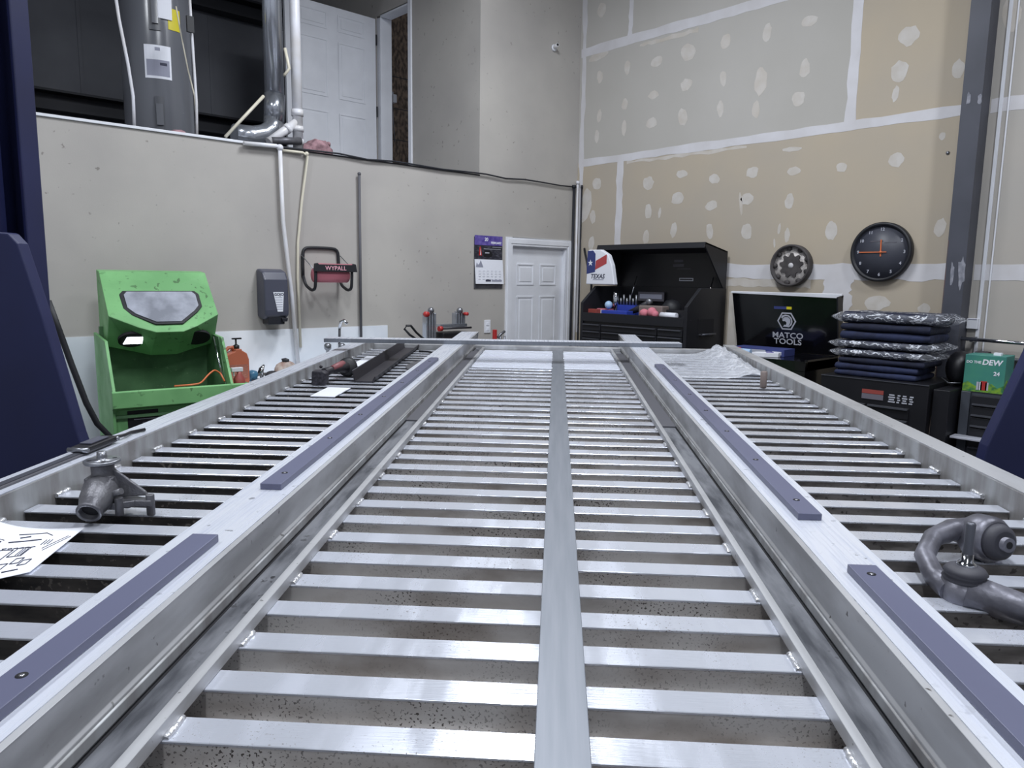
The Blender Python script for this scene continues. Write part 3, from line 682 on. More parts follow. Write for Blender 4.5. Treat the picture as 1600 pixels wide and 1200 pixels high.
# pink insulation
ins = MB().m('pinkwool'); ins.ball((0, 0, 0.08), 0.11, 12, (1.0, 0.6, 0.85)); ins.ball((-0.09, 0, 0.06), 0.08, 10, (1, .7, .9)); ins.ball((0.09, 0.02, 0.15), 0.02, 6)
io = solo(ins, 'insulation_bundle', 'crumpled pink insulation lying beside the thick white vent pipe', 'insulation', (zl(498, 240, 5.22)[0], 5.22, 2.56))
dm = io.modifiers.new('d', 'DISPLACE'); tx = bpy.data.textures.new('cr', 'CLOUDS'); tx.noise_scale = 0.05; dm.texture = tx; dm.strength = 0.04
ins2 = MB().m('pinkwool').ball((0, 0, 0.05), 0.06, 8, (1.2, 0.7, 0.8)); io2 = solo(ins2, 'insulation_scrap', 'small pink scrap at the foot of the grey water heater', 'insulation', (zl(276, 205, 5.22)[0], 5.2, 2.56))
dm = io2.modifiers.new('d', 'DISPLACE'); dm.texture = tx; dm.strength = 0.03
# electrical box & conduit inside the little room
q = onY(607, 150, 7.48)
t = thing('electric_switch', 'small switch box with upright conduit on the strand board wall upstairs', 'switch box', (q.x, 7.5, q.z))
B('steel').box(-0.06, 0.05, -0.05, 0, -0.05, 0.05).build('box', t, 0.003)
B('white_paint').box(0.03, 0.08, -0.07, -0.0, -0.07, 0.02).build('cover', t, 0.003)
B('white_pvc').cyl((0, -0.02, 0.05), (0, -0.02, 0.75), 0.010).build('conduit', t)
B('steel').tube([(0.05, -0.02, -0.05), (0.06, -0.02, -0.25), (0.08, -0.02, -0.5)], 0.005, 8).build('cable', t)

# ================================================================= GREEN CABINET
GA = math.radians(-6.5)
t = thing('blast_cabinet', 'green enamel blast cabinet with open hood, window and dirty basin against the wall', 'blast cabinet', (1.045, 4.17, 0.0), GA)
W = 0.61
side_poly = [(0.04, 0.0), (0.04, 0.99), (0.0, 1.03), (0.0, 1.105), (0.17, 1.36), (0.58, 1.38), (0.58, 0.0)]
for (a, c) in ((0, 0.015), (W - 0.015, W)):
    B('green').prism(side_poly, a, c, lambda y, z, d: Vector((d, y, z))).build('side_panel', t, 0.002)
B('green').prism([(-0.01, 1.02), (-0.01, 1.105), (0.0, 1.11), (0.03, 1.105), (0.03, 1.005)], -0.004, W + 0.10, lambda y, z, d: Vector((d, y, z))).build('front_lip', t, 0.003)
B('green').box(0.015, W - 0.015, 0.05, 0.07, 0.05, 1.005).build('front_panel', t, 0.002)
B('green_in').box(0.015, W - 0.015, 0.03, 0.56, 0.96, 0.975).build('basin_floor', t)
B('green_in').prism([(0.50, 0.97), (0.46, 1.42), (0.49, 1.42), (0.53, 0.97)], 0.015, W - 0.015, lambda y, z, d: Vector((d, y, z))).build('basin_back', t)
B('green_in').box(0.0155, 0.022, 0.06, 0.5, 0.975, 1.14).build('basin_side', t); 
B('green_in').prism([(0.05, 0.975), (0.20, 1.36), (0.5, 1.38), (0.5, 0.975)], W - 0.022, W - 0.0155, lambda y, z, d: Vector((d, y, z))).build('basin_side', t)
# hood
hx0, hx1 = 0.035, W - 0.005
h = MB().m('green')
A0 = (0.60, 1.738); A1 = (0.50, 1.728); Bf = (0.22, 1.505)
def hv(x, y, z): return h.bm.verts.new((x, y, z))
tl, tr_ = hv(hx0, *A0), hv(hx1, *A0); ml, mr = hv(hx0, *A1), hv(hx1, *A1)
# front lower edge in V: sides at z, middle lower and further forward
pts = [(hx0, 0.24, 1.490), (0.17, 0.19, 1.428), (0.255, 0.165, 1.400), (0.395, 0.165, 1.400), (0.475, 0.19, 1.428), (hx1, 0.24, 1.490)]
fe = [hv(*p) for p in pts]
ue = [hv(p[0], 0.36, 1.315 - (0.0, 0.035, 0.06, 0.06, 0.035, 0.0)[i]) for i, p in enumerate(pts)]
be = [hv(p[0], 0.60, 1.34) for p in pts]
h.face([tl, tr_, mr, ml]); h.face([ml, mr] + fe[::-1])
for i in range(5): h.face([fe[i], fe[i + 1], ue[i + 1], ue[i]]); h.face([ue[i], ue[i + 1], be[i + 1], be[i]])
h.face([tl, ml, fe[0], ue[0], be[0]]); h.face([tr_, be[-1], ue[-1], fe[-1], mr])
h.face([tl, be[0]] + be[1:] + [tr_])
hood = h.build('hood', t, 0.004, 2)
# window on the hood's sloping front
sl = math.atan2(0.50 - 0.19, 1.728 - 1.425)     # lean from vertical
Ts = Matrix.Translation((0.315, 0.298, 1.528)) @ Matrix.Rotation(-sl, 4, 'X')
def win(sx, inset): 
    P = [(-0.215, 0.075), (-0.195, 0.095), (0.205, 0.095), (0.225, 0.075), (0.225, 0.0), (0.19, -0.035), (0.09, -0.105), (-0.06, -0.105), (-0.17, -0.05), (-0.21, -0.01)]
    cx = sum(p[0] for p in P) / len(P); cz = sum(p[1] for p in P) / len(P)
    return [(((p[0] - cx) * inset + cx) * 0.95, ((p[1] - cz) * inset + cz) * 1.28) for p in P]
nrm_off = -0.012
fn = lambda a, b, d: Ts @ Vector((a, d, b))
B('rubber').prism(win(1, 1.0), 0.02, nrm_off - 0.002, fn).build('window_gasket', hood, 0.004)
B('glass_grey').prism(win(1, 0.90), nrm_off - 0.0015, nrm_off - 0.006, fn).build('window', hood)
# arm holes on the under face
for (cx, lit) in ((0.150, True), (0.490, False)):
    Tn = Matrix.Translation((cx, 0.278, 1.360)) @ Matrix.Rotation(math.atan2(0.17, 0.15), 4, 'X')
    B('hole').prism([(0.072 * math.cos(a * PI / 12), 0.062 * math.sin(a * PI / 12)) for a in range(24)], -0.012, 0.004, lambda a, b, d: Tn @ Vector((a, d, b))).build('arm_hole', hood)
    if lit:
        B('lamp').prism([(0.055, -0.03), (0.055, 0.03), (-0.03, 0.03), (-0.045, -0.03)], -0.0135, -0.012, lambda a, b, d: Tn @ Vector((a, d, b))).build('work_lamp', hood)
B('chrome').cyl((W - 0.05, 0.20, 1.36), (W - 0.035, 0.07, 1.12), 0.006).build('lid_strut', t)
B('black').cyl((0.37, 0.052, 0.90), (0.37, 0.035, 0.90), 0.02).build('knob', t)
B('black').box(0.07, 0.22, 0.046, 0.0505, 0.875, 0.995).build('data_label', t)
B('silver').box(0.11, 0.22, 0.0445, 0.0462, 0.962, 0.972).build('label_print', t); B('silver').box(0.10, 0.23, 0.0445, 0.0462, 0.945, 0.949).build('label_print', t)
for i in range(4): B('dim_print').box(0.14, 0.22, 0.0448, 0.0462, 0.930 - i * 0.02, 0.889 - i * 0.02).build('label_print', t)
B('yellow').box(0.07, 0.20, 0.046, 0.0505, 0.79, 0.87).build('data_label', t)
GM = Matrix.Translation((1.045, 4.17, 0)) @ Matrix.Rotation(GA, 4, 'Z')
solo(B('orange').tube([GM @ p for p in arc(((0.30, 0.01, 1.117), (0.40, 0.015, 1.117), (0.44, 0.02, 1.122), (0.49, 0.05, 1.165), (0.53, 0.08, 1.185), (0.565, 0.09, 1.16), (0.575, 0.05, 1.118)))], 0.005, 8), 'orange_cord', 'thin orange cord lying on the green cabinet basin lip', 'cord')
# spray bottle in the basin corner
bp_ = GM @ Vector((0.665, 0.08, 0))
t = thing('spray_bottle', 'small reddish spray bottle with white trigger at the green cabinet right corner', 'spray bottle', (bp_.x, bp_.y, 1.051))
B('red_label').lathe([(0.028, 0), (0.032, 0.01), (0.032, 0.075), (0.014, 0.10), (0.012, 0.115)]).build('bottle', t)
B('white_pvc').box(-0.045, 0.02, -0.012, 0.012, 0.115, 0.14).box(-0.035, -0.028, -0.006, 0.006, 0.09, 0.118).build('trigger', t, 0.003)
B('green_in').box(W, W + 0.10, 0.03, 0.16, 1.04, 1.05).box(W + 0.09, W + 0.10, 0.03, 0.16, 1.05, 1.10).build('side_tray', bpy.data.objects['blast_cabinet'])

# ================================================================= COUNTER, SINK
t = thing('wash_counter', 'white counter against the splash panel right of the green cabinet', 'counter', (1.80, 4.56, 0))
B('white_panel').box(0.0, 1.42, 0, 0.42, 0.985, 1.02).build('counter_top', t, 0.004)
B('white_panel').box(0.02, 1.40, 0.03, 0.41, 0.0, 0.985).build('cabinet_body', t, 0.002)
ct = 1.02
# orange hand cleaner jug
q = onY(366, 590, 4.72)
t = thing('hand_cleaner_jug', 'orange pump jug of hand cleaner on the counter right of the green cabinet', 'soap jug', (q.x, 4.72, ct))
jp = [(-0.075, 0.0), (0.080, 0.0), (0.085, 0.02), (0.085, 0.155), (0.072, 0.195), (0.04, 0.215), (0.04, 0.225), (0.0, 0.225), (-0.005, 0.21), (-0.06, 0.19), (-0.082, 0.165), (-0.085, 0.14), (-0.082, 0.02)]
B('orange_jug').prism(jp, -0.045, 0.045, XZ).build('jug_body', t, 0.012, 3)
B('orange_jug').tube([(-0.078, 0, 0.16), (-0.07, 0, 0.195), (-0.03, 0, 0.232), (-0.005, 0, 0.235), (0.0, 0, 0.215)], 0.012, 10).build('handle', t)
B('orange_lab').box(-0.062, 0.074, -0.0475, -0.044, 0.035, 0.125).build('label', t)
B('black').lathe([(0.02, 0.22), (0.02, 0.245), (0.008, 0.252), (0.006, 0.252), (0.006, 0.285)], (0.02, 0, 0)).box(-0.005, 0.055, -0.008, 0.008, 0.285, 0.294).build('pump', t)
# clutter on the counter
q = onY(402, 585, 4.75)
t = thing('spray_gun_set', 'chrome and blue spray gun lying on the counter beside the orange jug', 'spray gun', (q.x, 4.75, ct))
B('teal_glass').lathe([(0.0, 0), (0.03, 0.0), (0.038, 0.05), (0.03, 0.065), (0.0, 0.075)], (-0.035, 0, 0)).build('cup', t)
B('chrome').tube([(0.03, 0, 0), (0.03, 0, 0.06), (0.045, 0, 0.10)], [0.012, 0.014, 0.01], 12).box(-0.01, 0.09, -0.012, 0.012, 0.03, 0.05).build('gun_body', t)
B('black').tube([(0.0, 0, 0.03), (0.02, 0, 0.08), (0.05, 0, 0.1)], 0.007, 8).build('grip', t)
B('steel').lathe([(0.05, 0.0), (0.055, 0.012), (0.0, 0.012)], (0.0, -0.03, 0)).build('dish', t)
solo(MB().m('tool').ball((0, 0, 0.03), 0.04, 8, (1.2, 1, 0.75)).ball((0.05, 0.01, 0.04), 0.03, 8), 'dark_rag', 'small dark rag on the counter left of the clear bag', 'rag', (onY(425, 585, 4.74).x, 4.74, ct))
bo = solo(MB().m('bag').ball((0, 0, 0.06), 0.06, 10, (1.35, 0.8, 0.95)).m('tool').lathe([(0.02, 0.11), (0.022, 0.13), (0.0, 0.14)]), 'plastic_bag', 'pale translucent bag with dark tie on the counter below the drain pipe', 'bag', (onY(447, 585, 4.74).x, 4.74, ct))
dm = bo.modifiers.new('d', 'DISPLACE'); dm.texture = tx; dm.strength = 0.03
# faucet
fz = onY(531, 545, 4.85).z
t = thing('sink_faucet', 'gooseneck faucet with two round knobs behind the left end of the cross bar', 'faucet', (onY(531, 530, 4.87).x, 4.87, ct))
zt = onY(535, 500, 4.87).z - ct
B('disp_dark').tube([(0, 0, 0), (-0.005, 0, zt * 0.5), (0, 0, zt * 0.85)], 0.009, 12).build('stem', t)
B('chrome').tube([(0, 0, zt * 0.84), (0.005, -0.01, zt * 0.97), (0.02, -0.03, zt), (0.035, -0.05, zt * 0.93)], 0.012, 12).build('spout', t)
for (u, dx) in ((512, 0), (534, 0)):
    qq = onY(u, 541, 4.78); B('steel').lathe([(0.018, ct - qq.z), (0.012, -0.03), (0.024, -0.02), (0.026, 0.01), (0.015, 0.022), (0, 0.024)], (qq.x - t.location.x, 4.78 - 4.87, qq.z - ct), n=16).build('knob', t)

# hose from the left post
solo(B('rubber').tube([onY(75, 470, 3.95), onY(92, 515, 3.95), onY(112, 570, 3.93), onY(135, 630, 3.9), onY(152, 662, 3.9), onY(172, 682, 3.9), (0.98, 3.9, 0.4), (1.0, 3.9, 0.014)], 0.014, 12), 'black_hose', 'black hose hanging from behind the left lift post to the green cabinet', 'hose')

# ================================================================= BENCH UNDER THE DOOR SIDE
t = thing('work_bench', 'low steel work bench against the beige wall left of the door', 'workbench', (3.36, 4.52, 0))
B('steel').box(0, 0.86, 0, 0.42, 1.08, 1.12).build('bench_top', t, 0.003)
for (x, y) in ((0.02, 0.02), (0.80, 0.02), (0.02, 0.36), (0.80, 0.36)): B('steel').box(x, x + 0.04, y, y + 0.04, 0, 1.08).build('leg', t)
bt = 1.12
ly = 4.72
def bx(u, v): q = onY(u, v, ly); return q.x, q.z
x0, _ = bx(670, 530)
t = thing('brake_lathe', 'machine with two silver uprights, red knobs and a long rod on the bench', 'machine', (x0, ly, bt))
def rel(u, v): q = onY(u, v, ly); return q.x - x0, q.z - bt
for (u, w_) in ((671, 0.05), (716, 0.045)):
    xa, zt = rel(u, 485); _, zb = rel(u, 512 if u > 700 else 530)
    zb = max(zb, 0.0)
    for k in range(4):
        B('galv').box(xa - w_ + k * 0.026, xa - w_ + 0.018 + k * 0.026, -0.03, 0.03, zb, zt - 0.012 * abs(k - 1.5)).build('post', t, 0.006)
    B('steel').ball((xa, -0.02, zt), 0.026, 8).build('bolt_head', t)
xa, za = rel(665, 490); B('red').lathe([(0.0, -0.05), (0.02, -0.05), (0.022, -0.02), (0.01, 0)], (xa - 0.03, -0.02, za - 0.002), 'y').build('knob', t)
xa, za = rel(722, 490); B('red').lathe([(0.0, -0.05), (0.014, -0.05), (0.014, -0.02), (0.01, 0)], (xa, -0.02, za), 'y').build('knob', t)
xa, za = rel(680, 513); xb, zb = rel(729, 511); B('tool').cyl((xa, -0.06, za), (xb, -0.06, zb), 0.008).build('rod', t); B('red').cyl((xa - 0.01, -0.06, za), (xa + 0.02, -0.06, za), 0.02).build('rod_collar', t)
xa, za = rel(685, 509); xb, zb = rel(725, 507); B('galv').box(xa, xb, -0.04, 0.04, za - 0.012, za + 0.012).build('slide', t)
xa, za = rel(683, 526); xb, zb = rel(724, 517); B('black').box(xa, xb, -0.08, 0.06, -0.0, zb).build('base', t, 0.008)
B('brass').box(xa - 0.02, xb - 0.07, -0.10, -0.081, 0.0, zb - 0.05).build('front_plate', t, 0.002)
solo(B('rubber').tube([onY(652, 531, 4.62), onY(640, 523, 4.62), onY(632, 514, 4.62), onY(635, 509, 4.62), onY(642, 509, 4.62), onY(650, 519, 4.62), onY(660, 528, 4.62), onY(668, 532, 4.62)], 0.009, 10), 'coiled_hose', 'black looped hose left of the bench machine', 'hose')
solo(MB().m('black').tube([(0, 0, 0.02), (0.09, 0, 0.045), (0.20, 0, 0.02)], [0.02, 0.03, 0.015], 10).m('brass').tube([(0.0, -0.04, 0.012), (0.2, -0.04, 0.012)], 0.012, 8), 'hand_tool', 'black and orange hand tool lying on the bench in front of the machine', 'tool', (onY(652, 530, 4.6).x, 4.6, bt))
q = onY(775, 525, 4.80)
t = thing('spray_nozzle', 'red and steel fitting standing left of the white door casing', 'tool', (q.x, 4.80, 1.12))
B('red').box(-0.03, 0.0, -0.015, 0.015, 0.0, 0.16).build('red_grip', t, 0.004)
B('steel').tube([(0.02, 0, 0.09), (0.06, 0, 0.12), (0.10, 0, 0.14)], 0.012, 10).tube([(0.05, 0, 0.0), (0.05, 0, 0.12)], 0.012).tube([(0.09, 0, 0.0), (0.10, 0, 0.1)], 0.010).build('metal_body', t)
solo(B('steel').box(0.01, 0.24, 0, 0.2, 1.06, 1.12).box(0.1, 0.14, 0.08, 0.12, 0, 1.06).box(0.0, 0.24, 0.0, 0.2, 0, 0.02), 'small_stand', 'small pedestal stand left of the door holding the red fitting', 'stand', (q.x - 0.045, 4.72, 0), bevel=0.002)

# ================================================================= RIGHT WALL ITEMS (local: x to the photo's right, -y into the room)
RW = -PI / 2
def rwloc(u, v, off=0.0): q = onX(u, v, XW - off); return (q.x, q.y, q.z)
# clock
q = onX(1378, 394, XW - 0.02)
t = thing('wall_clock', 'round black wall clock with orange hands on the bare drywall', 'clock', (XW, q.y, q.z), RW)
cr = 0.205
B('black_tex').lathe([(cr * 0.97, 0.0), (cr, -0.008), (cr, -0.05), (cr * 0.96, -0.058), (cr * 0.90, -0.058), (cr * 0.885, -0.0395)], axis='y', n=64).build('rim', t)
M['dial'] = mat('clock dial', (62, 64, 74), 0.45)
B('dial').lathe([(0.0, -0.0405), (cr * 0.895, -0.0405), (cr * 0.895, -0.0385)], axis='y', n=64).build('dial', t)
for n_ in range(1, 13):
    a = PI / 2 - n_ * PI / 6
    if n_ == 1: continue
    text(str(n_), 0.030, 'silver', t, facing(0.155 * math.cos(a), -0.0414, 0.155 * math.sin(a)), name='numeral', bold=0.0006)
B('orange').prism([(-0.004, -0.03), (0.004, -0.03), (0.004, 0.085), (-0.004, 0.085)], -0.045, -0.0425, lambda a, b, d: Vector((a * math.cos(0.03) - b * math.sin(0.03), d, a * math.sin(0.03) + b * math.cos(0.03)))).build('hour_hand', t)
B('orange').prism([(-0.145, -0.003), (0.04, -0.003), (0.04, 0.003), (-0.145, 0.003)], -0.049, -0.046, XZ).build('minute_hand', t)
B('orange').lathe([(0.009, -0.040), (0.009, -0.051), (0, -0.051)], axis='y', n=16).build('hub', t)
B('dim_print').box(-0.075, 0.01, -0.0415, -0.0405, 0.07, 0.078).build('maker_print', t); B('dim_print').box(0.02, 0.10, -0.0415, -0.0405, 0.062, 0.065).build('maker_print', t)
# clutch plate decor
q = onX(1238, 415, XW - 0.02)
t = thing('clutch_drum', 'round dark metal clutch drum mounted left of the clock, toothed inside', 'wall decoration', (XW, q.y, q.z), RW)
r_ = 0.158
M['drumd'] = mat('dark worn iron', (74, 70, 70), 0.7, 0.0, c2=(56, 53, 54), scale=20)
M['drumb'] = mat('worn bright plate', (220, 214, 210), 0.6, 0.0, c2=(130, 122, 118), scale=24, lo=0.52, hi=0.7)
B('drumd').lathe([(r_ * 0.96, 0.0), (r_, -0.01), (r_, -0.065), (r_ * 0.97, -0.07), (r_ * 0.90, -0.07), (r_ * 0.88, -0.019)], axis='y', n=56).build('drum', t)
B('drumb').lathe([(0.0, -0.030), (r_ * 0.885, -0.030), (r_ * 0.885, -0.021)], axis='y', n=48).build('bright_plate', t)
p = []; NT = 9
for k in range(NT * 4):
    a = 2 * PI * k / (NT * 4) + 0.1; rr = r_ * (0.60 if k % 4 in (0, 1) else 0.46)
    p.append((rr * math.cos(a), rr * math.sin(a)))
B('drumd').prism(p, -0.044, -0.030, XZ).build('toothed_wheel', t, 0.001)
for k in range(NT):
    a = 2 * PI * (k + 0.5) / NT
    B('drumd').lathe([(0.018, -0.030), (0.018, -0.05), (0.0, -0.05)], (r_ * 0.83 * math.cos(a), 0, r_ * 0.83 * math.sin(a)), 'y', 12).build('pin', t)
B('mud').lathe([(0.020, -0.044), (0.020, -0.0455), (0.0, -0.0455)], axis='y', n=24).build('hub_hole', t)
# steel column
q0 = onX(1470, 500, 5.30)
cl_ = MB().m('col').box(5.30, XW, 1.528, 1.640, 0, 5.6)
cl_.m('col_mud').prism(blob(1.60, 2.86, 0.012, 0.04, 10, .3), 5.2985, 5.30, YZ).prism(blob(1.545, 1.80, 0.022, 0.10, 12, .35), 5.2985, 5.30, YZ).prism(blob(1.60, 1.78, 0.010, 0.08, 12, .3), 5.2985, 5.30, YZ).prism(blob(1.54, 2.85, 0.014, 0.03, 10, .35), 5.2985, 5.30, YZ)
cl_.m('col_rust').box(5.2992, 5.3, 1.634, 1.640, 0, 2.0)
struct(cl_, 'trim_steel_column', 0.001)
# painted corner strips right of the column
for (yy, ww) in ((1.46, 0.006), (1.425, 0.005)):
    pass
q = B('white_paint').box(XW - 0.010, XW, 1.455, 1.475, 0, 5.6).box(XW - 0.008, XW, 1.42, 1.428, 0, 5.6); struct(q, 'trim_wall_strip', 0.001)
# junction box on right wall
q = onX(1520, 506, XW - 0.02)
t = thing('junction_box', 'small grey junction box with a drooping cable right of the steel column', 'junction box', (XW, q.y, q.z), RW)
B('white_paint').box(-0.032, 0.032, -0.035, 0, -0.032, 0.036).build('box', t, 0.003)
B('ink_soft').box(-0.025, 0.025, -0.0365, -0.0345, 0.026, 0.032).build('knockouts', t)
B('rubber').tube([(-0.03, -0.02, -0.01), (-0.06, -0.02, -0.06), (-0.10, -0.02, -0.10), (-0.13, -0.01, -0.12)], 0.004, 8).build('cable', t)
# chrome tube rail right
t = thing('chrome_tube', 'long chrome tube fixed along the wall below the junction box', 'metal tube', (XW, 1.60, 0), RW)
a = onX(1478, 527, 5.36); c = onX(1600, 538, 5.36)
B('chrome').cyl((1.60 - a.y, 5.36 - XW, a.z), (1.60 - c.y + 0.3, 5.36 - XW, c.z), 0.012).build('tube', t)
for dx in (0.12, 0.5): B('steel').box(dx, dx + 0.02, 5.36 - XW, 0, a.z - 0.02, a.z + 0.01).build('bracket', t)
# small screw in wall
q = onX(1481, 239)
solo(B('steel').lathe([(0.012, 0), (0.012, -0.004), (0.005, -0.01), (0, -0.01)], axis='y', n=16), 'wall_anchor', 'small metal anchor in the drywall left of the steel column', 'anchor', (XW, q.y, q.z), RW)

# ================================================================= BIG TOOL CHEST
FX, BX, YR, YL = 4.885, 5.43, 3.292, 4.40
# thing local: origin at front-left bottom: x -> -Y (photo right), y -> +X (to wall)
t = thing('tool_chest', 'big black tool chest with its lid open, tray full of tools, beside the corner', 'tool chest', (FX, YL, 0), RW)
Wc = YL - YR; D = BX - FX
zf, zbk, zs = 1.40, 1.665, 1.53
sp = [(0, 0.12), (0, zs - 0.01), (0.18, zbk), (D, zbk), (D, 0.12)]
for (a, c) in ((0, 0.03), (Wc - 0.03, Wc)):
    B('black_tex').prism(sp, a, c, lambda y, z, d: Vector((d, y, z))).build('side_panel', t, 0.003)
B('black_tex').box(0.03, Wc - 0.03, 0.0, 0.02, 1.36, zf + 0.035).build('tray_front', t, 0.002)
B('black').box(0.03, Wc - 0.03, 0.02, D - 0.02, 1.361, 1.413).build('tray_floor', t)
B('black').box(0.03, Wc - 0.03, D - 0.02, D, 1.38, zbk).build('tray_back', t)
B('black').box(0.03, Wc - 0.03, 0.015, D, 0.12, 1.36).build('carcass', t)
for (a, c, rows) in ((0.035, 0.24, 7), (0.25, 0.83, 9), (0.84, Wc - 0.035, 9)):
    z = 1.345
    for i in range(rows):
        hh = 0.062 if i < 5 else 0.15
        if z - hh < 0.14: break
        dr = B('black_tex').box(a, c, -0.006, 0.015, z - hh, z - 0.006).build('drawer', t, 0.002)
        B('edge').prism([(-0.006, z - 0.008), (-0.020, z - 0.010), (-0.020, z - 0.016), (-0.006, z - 0.018)], a + 0.01, c - 0.01, lambda y, zz, d: Vector((d, y, zz))).build('pull', dr)
        dr_ = dr; z -= hh
for x in (0.08, Wc - 0.14):
    for y in (0.06, D - 0.12): B('rubber').lathe([(0.055, -0.02), (0.055, 0.02)], (x + 0.03, y + 0.03, 0.056), 'y', 20).build('caster', t)
# side handle
B('hole').box(Wc - 0.001, Wc + 0.002, 0.16, 0.38, 1.28, 1.42).build('handle_recess', t)
B('edge').cyl((Wc + 0.03, 0.17, 1.30), (Wc + 0.03, 0.37, 1.30), 0.008).box(Wc, Wc + 0.03, 0.17, 0.185, 1.295, 1.305).box(Wc, Wc + 0.03, 0.355, 0.37, 1.295, 1.305).build('side_handle', t)
# lid: hinged at back, leaning open; shallow tray seen from inside
lidT = Matrix.Translation((0, D - 0.02, zbk)) @ Matrix.Rotation(math.radians(0), 4, 'X')
lb_ = MB().m('black')
def lp_(x, y, z): return lidT @ Vector((x, y, z))
LH = 0.30
lf = lambda y, z, d: lidT @ Vector((d, y, z))
lb_.prism([(0.0, 0.0), (0.0, LH), (0.012, LH), (0.012, 0)], 0.0, Wc + 0.0, lf)
lid = lb_.build('lid', t, 0.002)
for (a, c) in ((0, 0.012), (Wc - 0.012, Wc)):
    B('black_tex').prism([(0, 0.0), (0, LH), (-0.32, LH + 0.06), (-0.32, LH + 0.03), (-0.03, 0.0)], a, c, lf).build('lid_side', lid, 0.001)
B('black_tex').prism([(0, LH), (-0.32, LH + 0.06), (-0.335, LH + 0.015), (-0.325, LH + 0.015), (-0.31, LH + 0.045), (0, LH - 0.012)], 0.0, Wc, lf).build('lid_front_edge', lid, 0.001)
def lidplate(mn, x0, x1, z0, z1, nm, par, Tm=lidT, y=-0.002):
    return B(mn).prism([(x0, z0), (x1, z0), (x1, z1), (x0, z1)], y, 0.001, lambda a, b, d: Tm @ Vector((a, d, b))).build(nm, par)
lidplate('dim_print', 0.60, 0.69, 0.215, 0.235, 'emblem', lid); lidplate('dim_print', 0.59, 0.70, 0.175, 0.198, 'emblem', lid)
lidplate('dim_print', 0.63, 0.77, 0.155, 0.159, 'emblem', lid); lidplate('silver', 0.66, 0.80, 0.055, 0.08, 'emblem', lid)
lidplate('black', 0.667, 0.793, 0.062, 0.074, 'emblem_inset', lid, y=-0.003)
for x in (0.22, Wc - 0.10): B('chrome').cyl((x, D - 0.12, zbk - 0.10), lidT @ Vector((x, -0.02, 0.09)), 0.005).build('gas_strut', t)
# contents of the tray  (world helper)
def ch(x, y, z): return (FX + y, YL - x, z)
TZ = 1.414
def item(mb, nm, lab, cat, x, y, z=TZ, bevel=0, rz=0): return solo(mb, nm, lab, cat, ch(x, y, z), RW + rz, None, None, bevel)
def chx(u, v, y):  # photo pixel at chest-depth y -> local x, z
    q = onX(u, v, FX + y); return YL - q.y, q.z
def put(u, y): return chx(u, 470, y)[0]
item(MB().m('chrome').lathe([(0.0, 0), (0.028, 0.0), (0.028, 0.17), (0.02, 0.185), (0.02, 0.20), (0, 0.2)]), 'spray_can', 'silver spray can standing in the tool chest tray', 'spray can', put(962, .25), .25)
item(MB().m('red_label').box(-0.05, 0.05, -0.03, 0.03, 0, 0.05), 'red_case', 'small dull red case at the left front of the chest tray', 'case', put(929, .10), .10, bevel=.005)
item(MB().m('pink').box(-0.07, 0.07, -0.03, 0.03, 0, 0.055).m('paper').box(-0.06, 0.0, -0.032, -0.03, 0.01, 0.045), 'pink_box', 'pink and white box left of the spray can in the chest', 'box', put(946, .16), .16, bevel=.004)
item(MB().m('bluepl').box(-0.16, 0.12, -0.05, 0.04, 0, 0.045).m('skyblue').ball((-0.12, 0.0, 0.09), 0.035, 8), 'blue_organizer', 'blue parts organiser in front of the silver spray can', 'organiser', put(968, .13), .13, bevel=.004)
g_ = MB().m('bluepl').box(-0.10, 0.10, -0.03, 0.03, 0, 0.09)
for k in range(6): g_.m('steel').cyl((-0.085 + k * 0.034, 0, 0.09), (-0.085 + k * 0.034, 0, 0.15 + 0.03 * (k % 2)), 0.009, 10)
item(g_, 'socket_rack', 'blue rack of upright sockets right of the spray can', 'socket rack', put(982, .28), .28)
item(MB().m('tool').tube([(-0.11, 0, 0.03), (0.0, 0, 0.07), (0.10, 0, 0.13)], [0.02, 0.03, 0.022], 10).m('steel').ball((0.10, 0, 0.13), 0.03, 8), 'ratchet_wrench', 'dark wrench leaning in the middle of the chest tray', 'wrench', put(1000, .20), .20)
item(MB().m('rust').box(-0.12, 0.12, -0.05, 0.05, 0, 0.10), 'tan_box', 'tan and clear box behind the pink gloves in the chest', 'box', put(1022, .14), .14, bevel=.01)
item(MB().m('pink').ball((-0.05, 0, 0.04), 0.035, 8, (1.2, 1, 1)).ball((0.02, 0.01, 0.05), 0.04, 8).ball((0.06, 0, 0.035), 0.03, 8), 'pink_gloves', 'bright pink bundle at the front of the chest tray', 'gloves', put(1015, .05), .05)
item(MB().m('paper').cyl((-0.075, 0, 0.03), (0.075, 0, 0.03), 0.024, 16), 'paper_roll', 'short white roll lying at the right front of the tray', 'roll', put(1046, .06), .06)
item(MB().m('paper').prism([(-0.08, 0.0), (0.0, -0.03), (0.12, 0.01), (0.10, 0.05), (0.0, 0.03)], 0, 0.006, XY), 'white_wrapper', 'torn white wrapper under the roll in the chest tray', 'paper', put(1060, .05), .05)
item(MB().m('black').box(-0.10, 0.10, -0.04, 0.04, 0, 0.075), 'black_case', 'black case at the right end of the chest tray', 'case', put(1062, .14), .14, bevel=.006)
cap = MB().m('rubber').lathe([(0.0, 0.15), (0.05, 0.14), (0.08, 0.10), (0.085, 0.0), (0, 0)], n=24).prism([(-0.11, -0.17), (0.11, -0.17), (0.10, 0), (-0.10, 0)], 0.0, 0.012, XY)
cap.m('yellow').lathe([(0.026, -0.088), (0.026, -0.091), (0.016, -0.091)], (0, 0, 0.06), 'y', 16)
item(cap, 'baseball_cap', 'black cap with a gold wreath in the right of the chest', 'cap', put(1050, .36), .36)
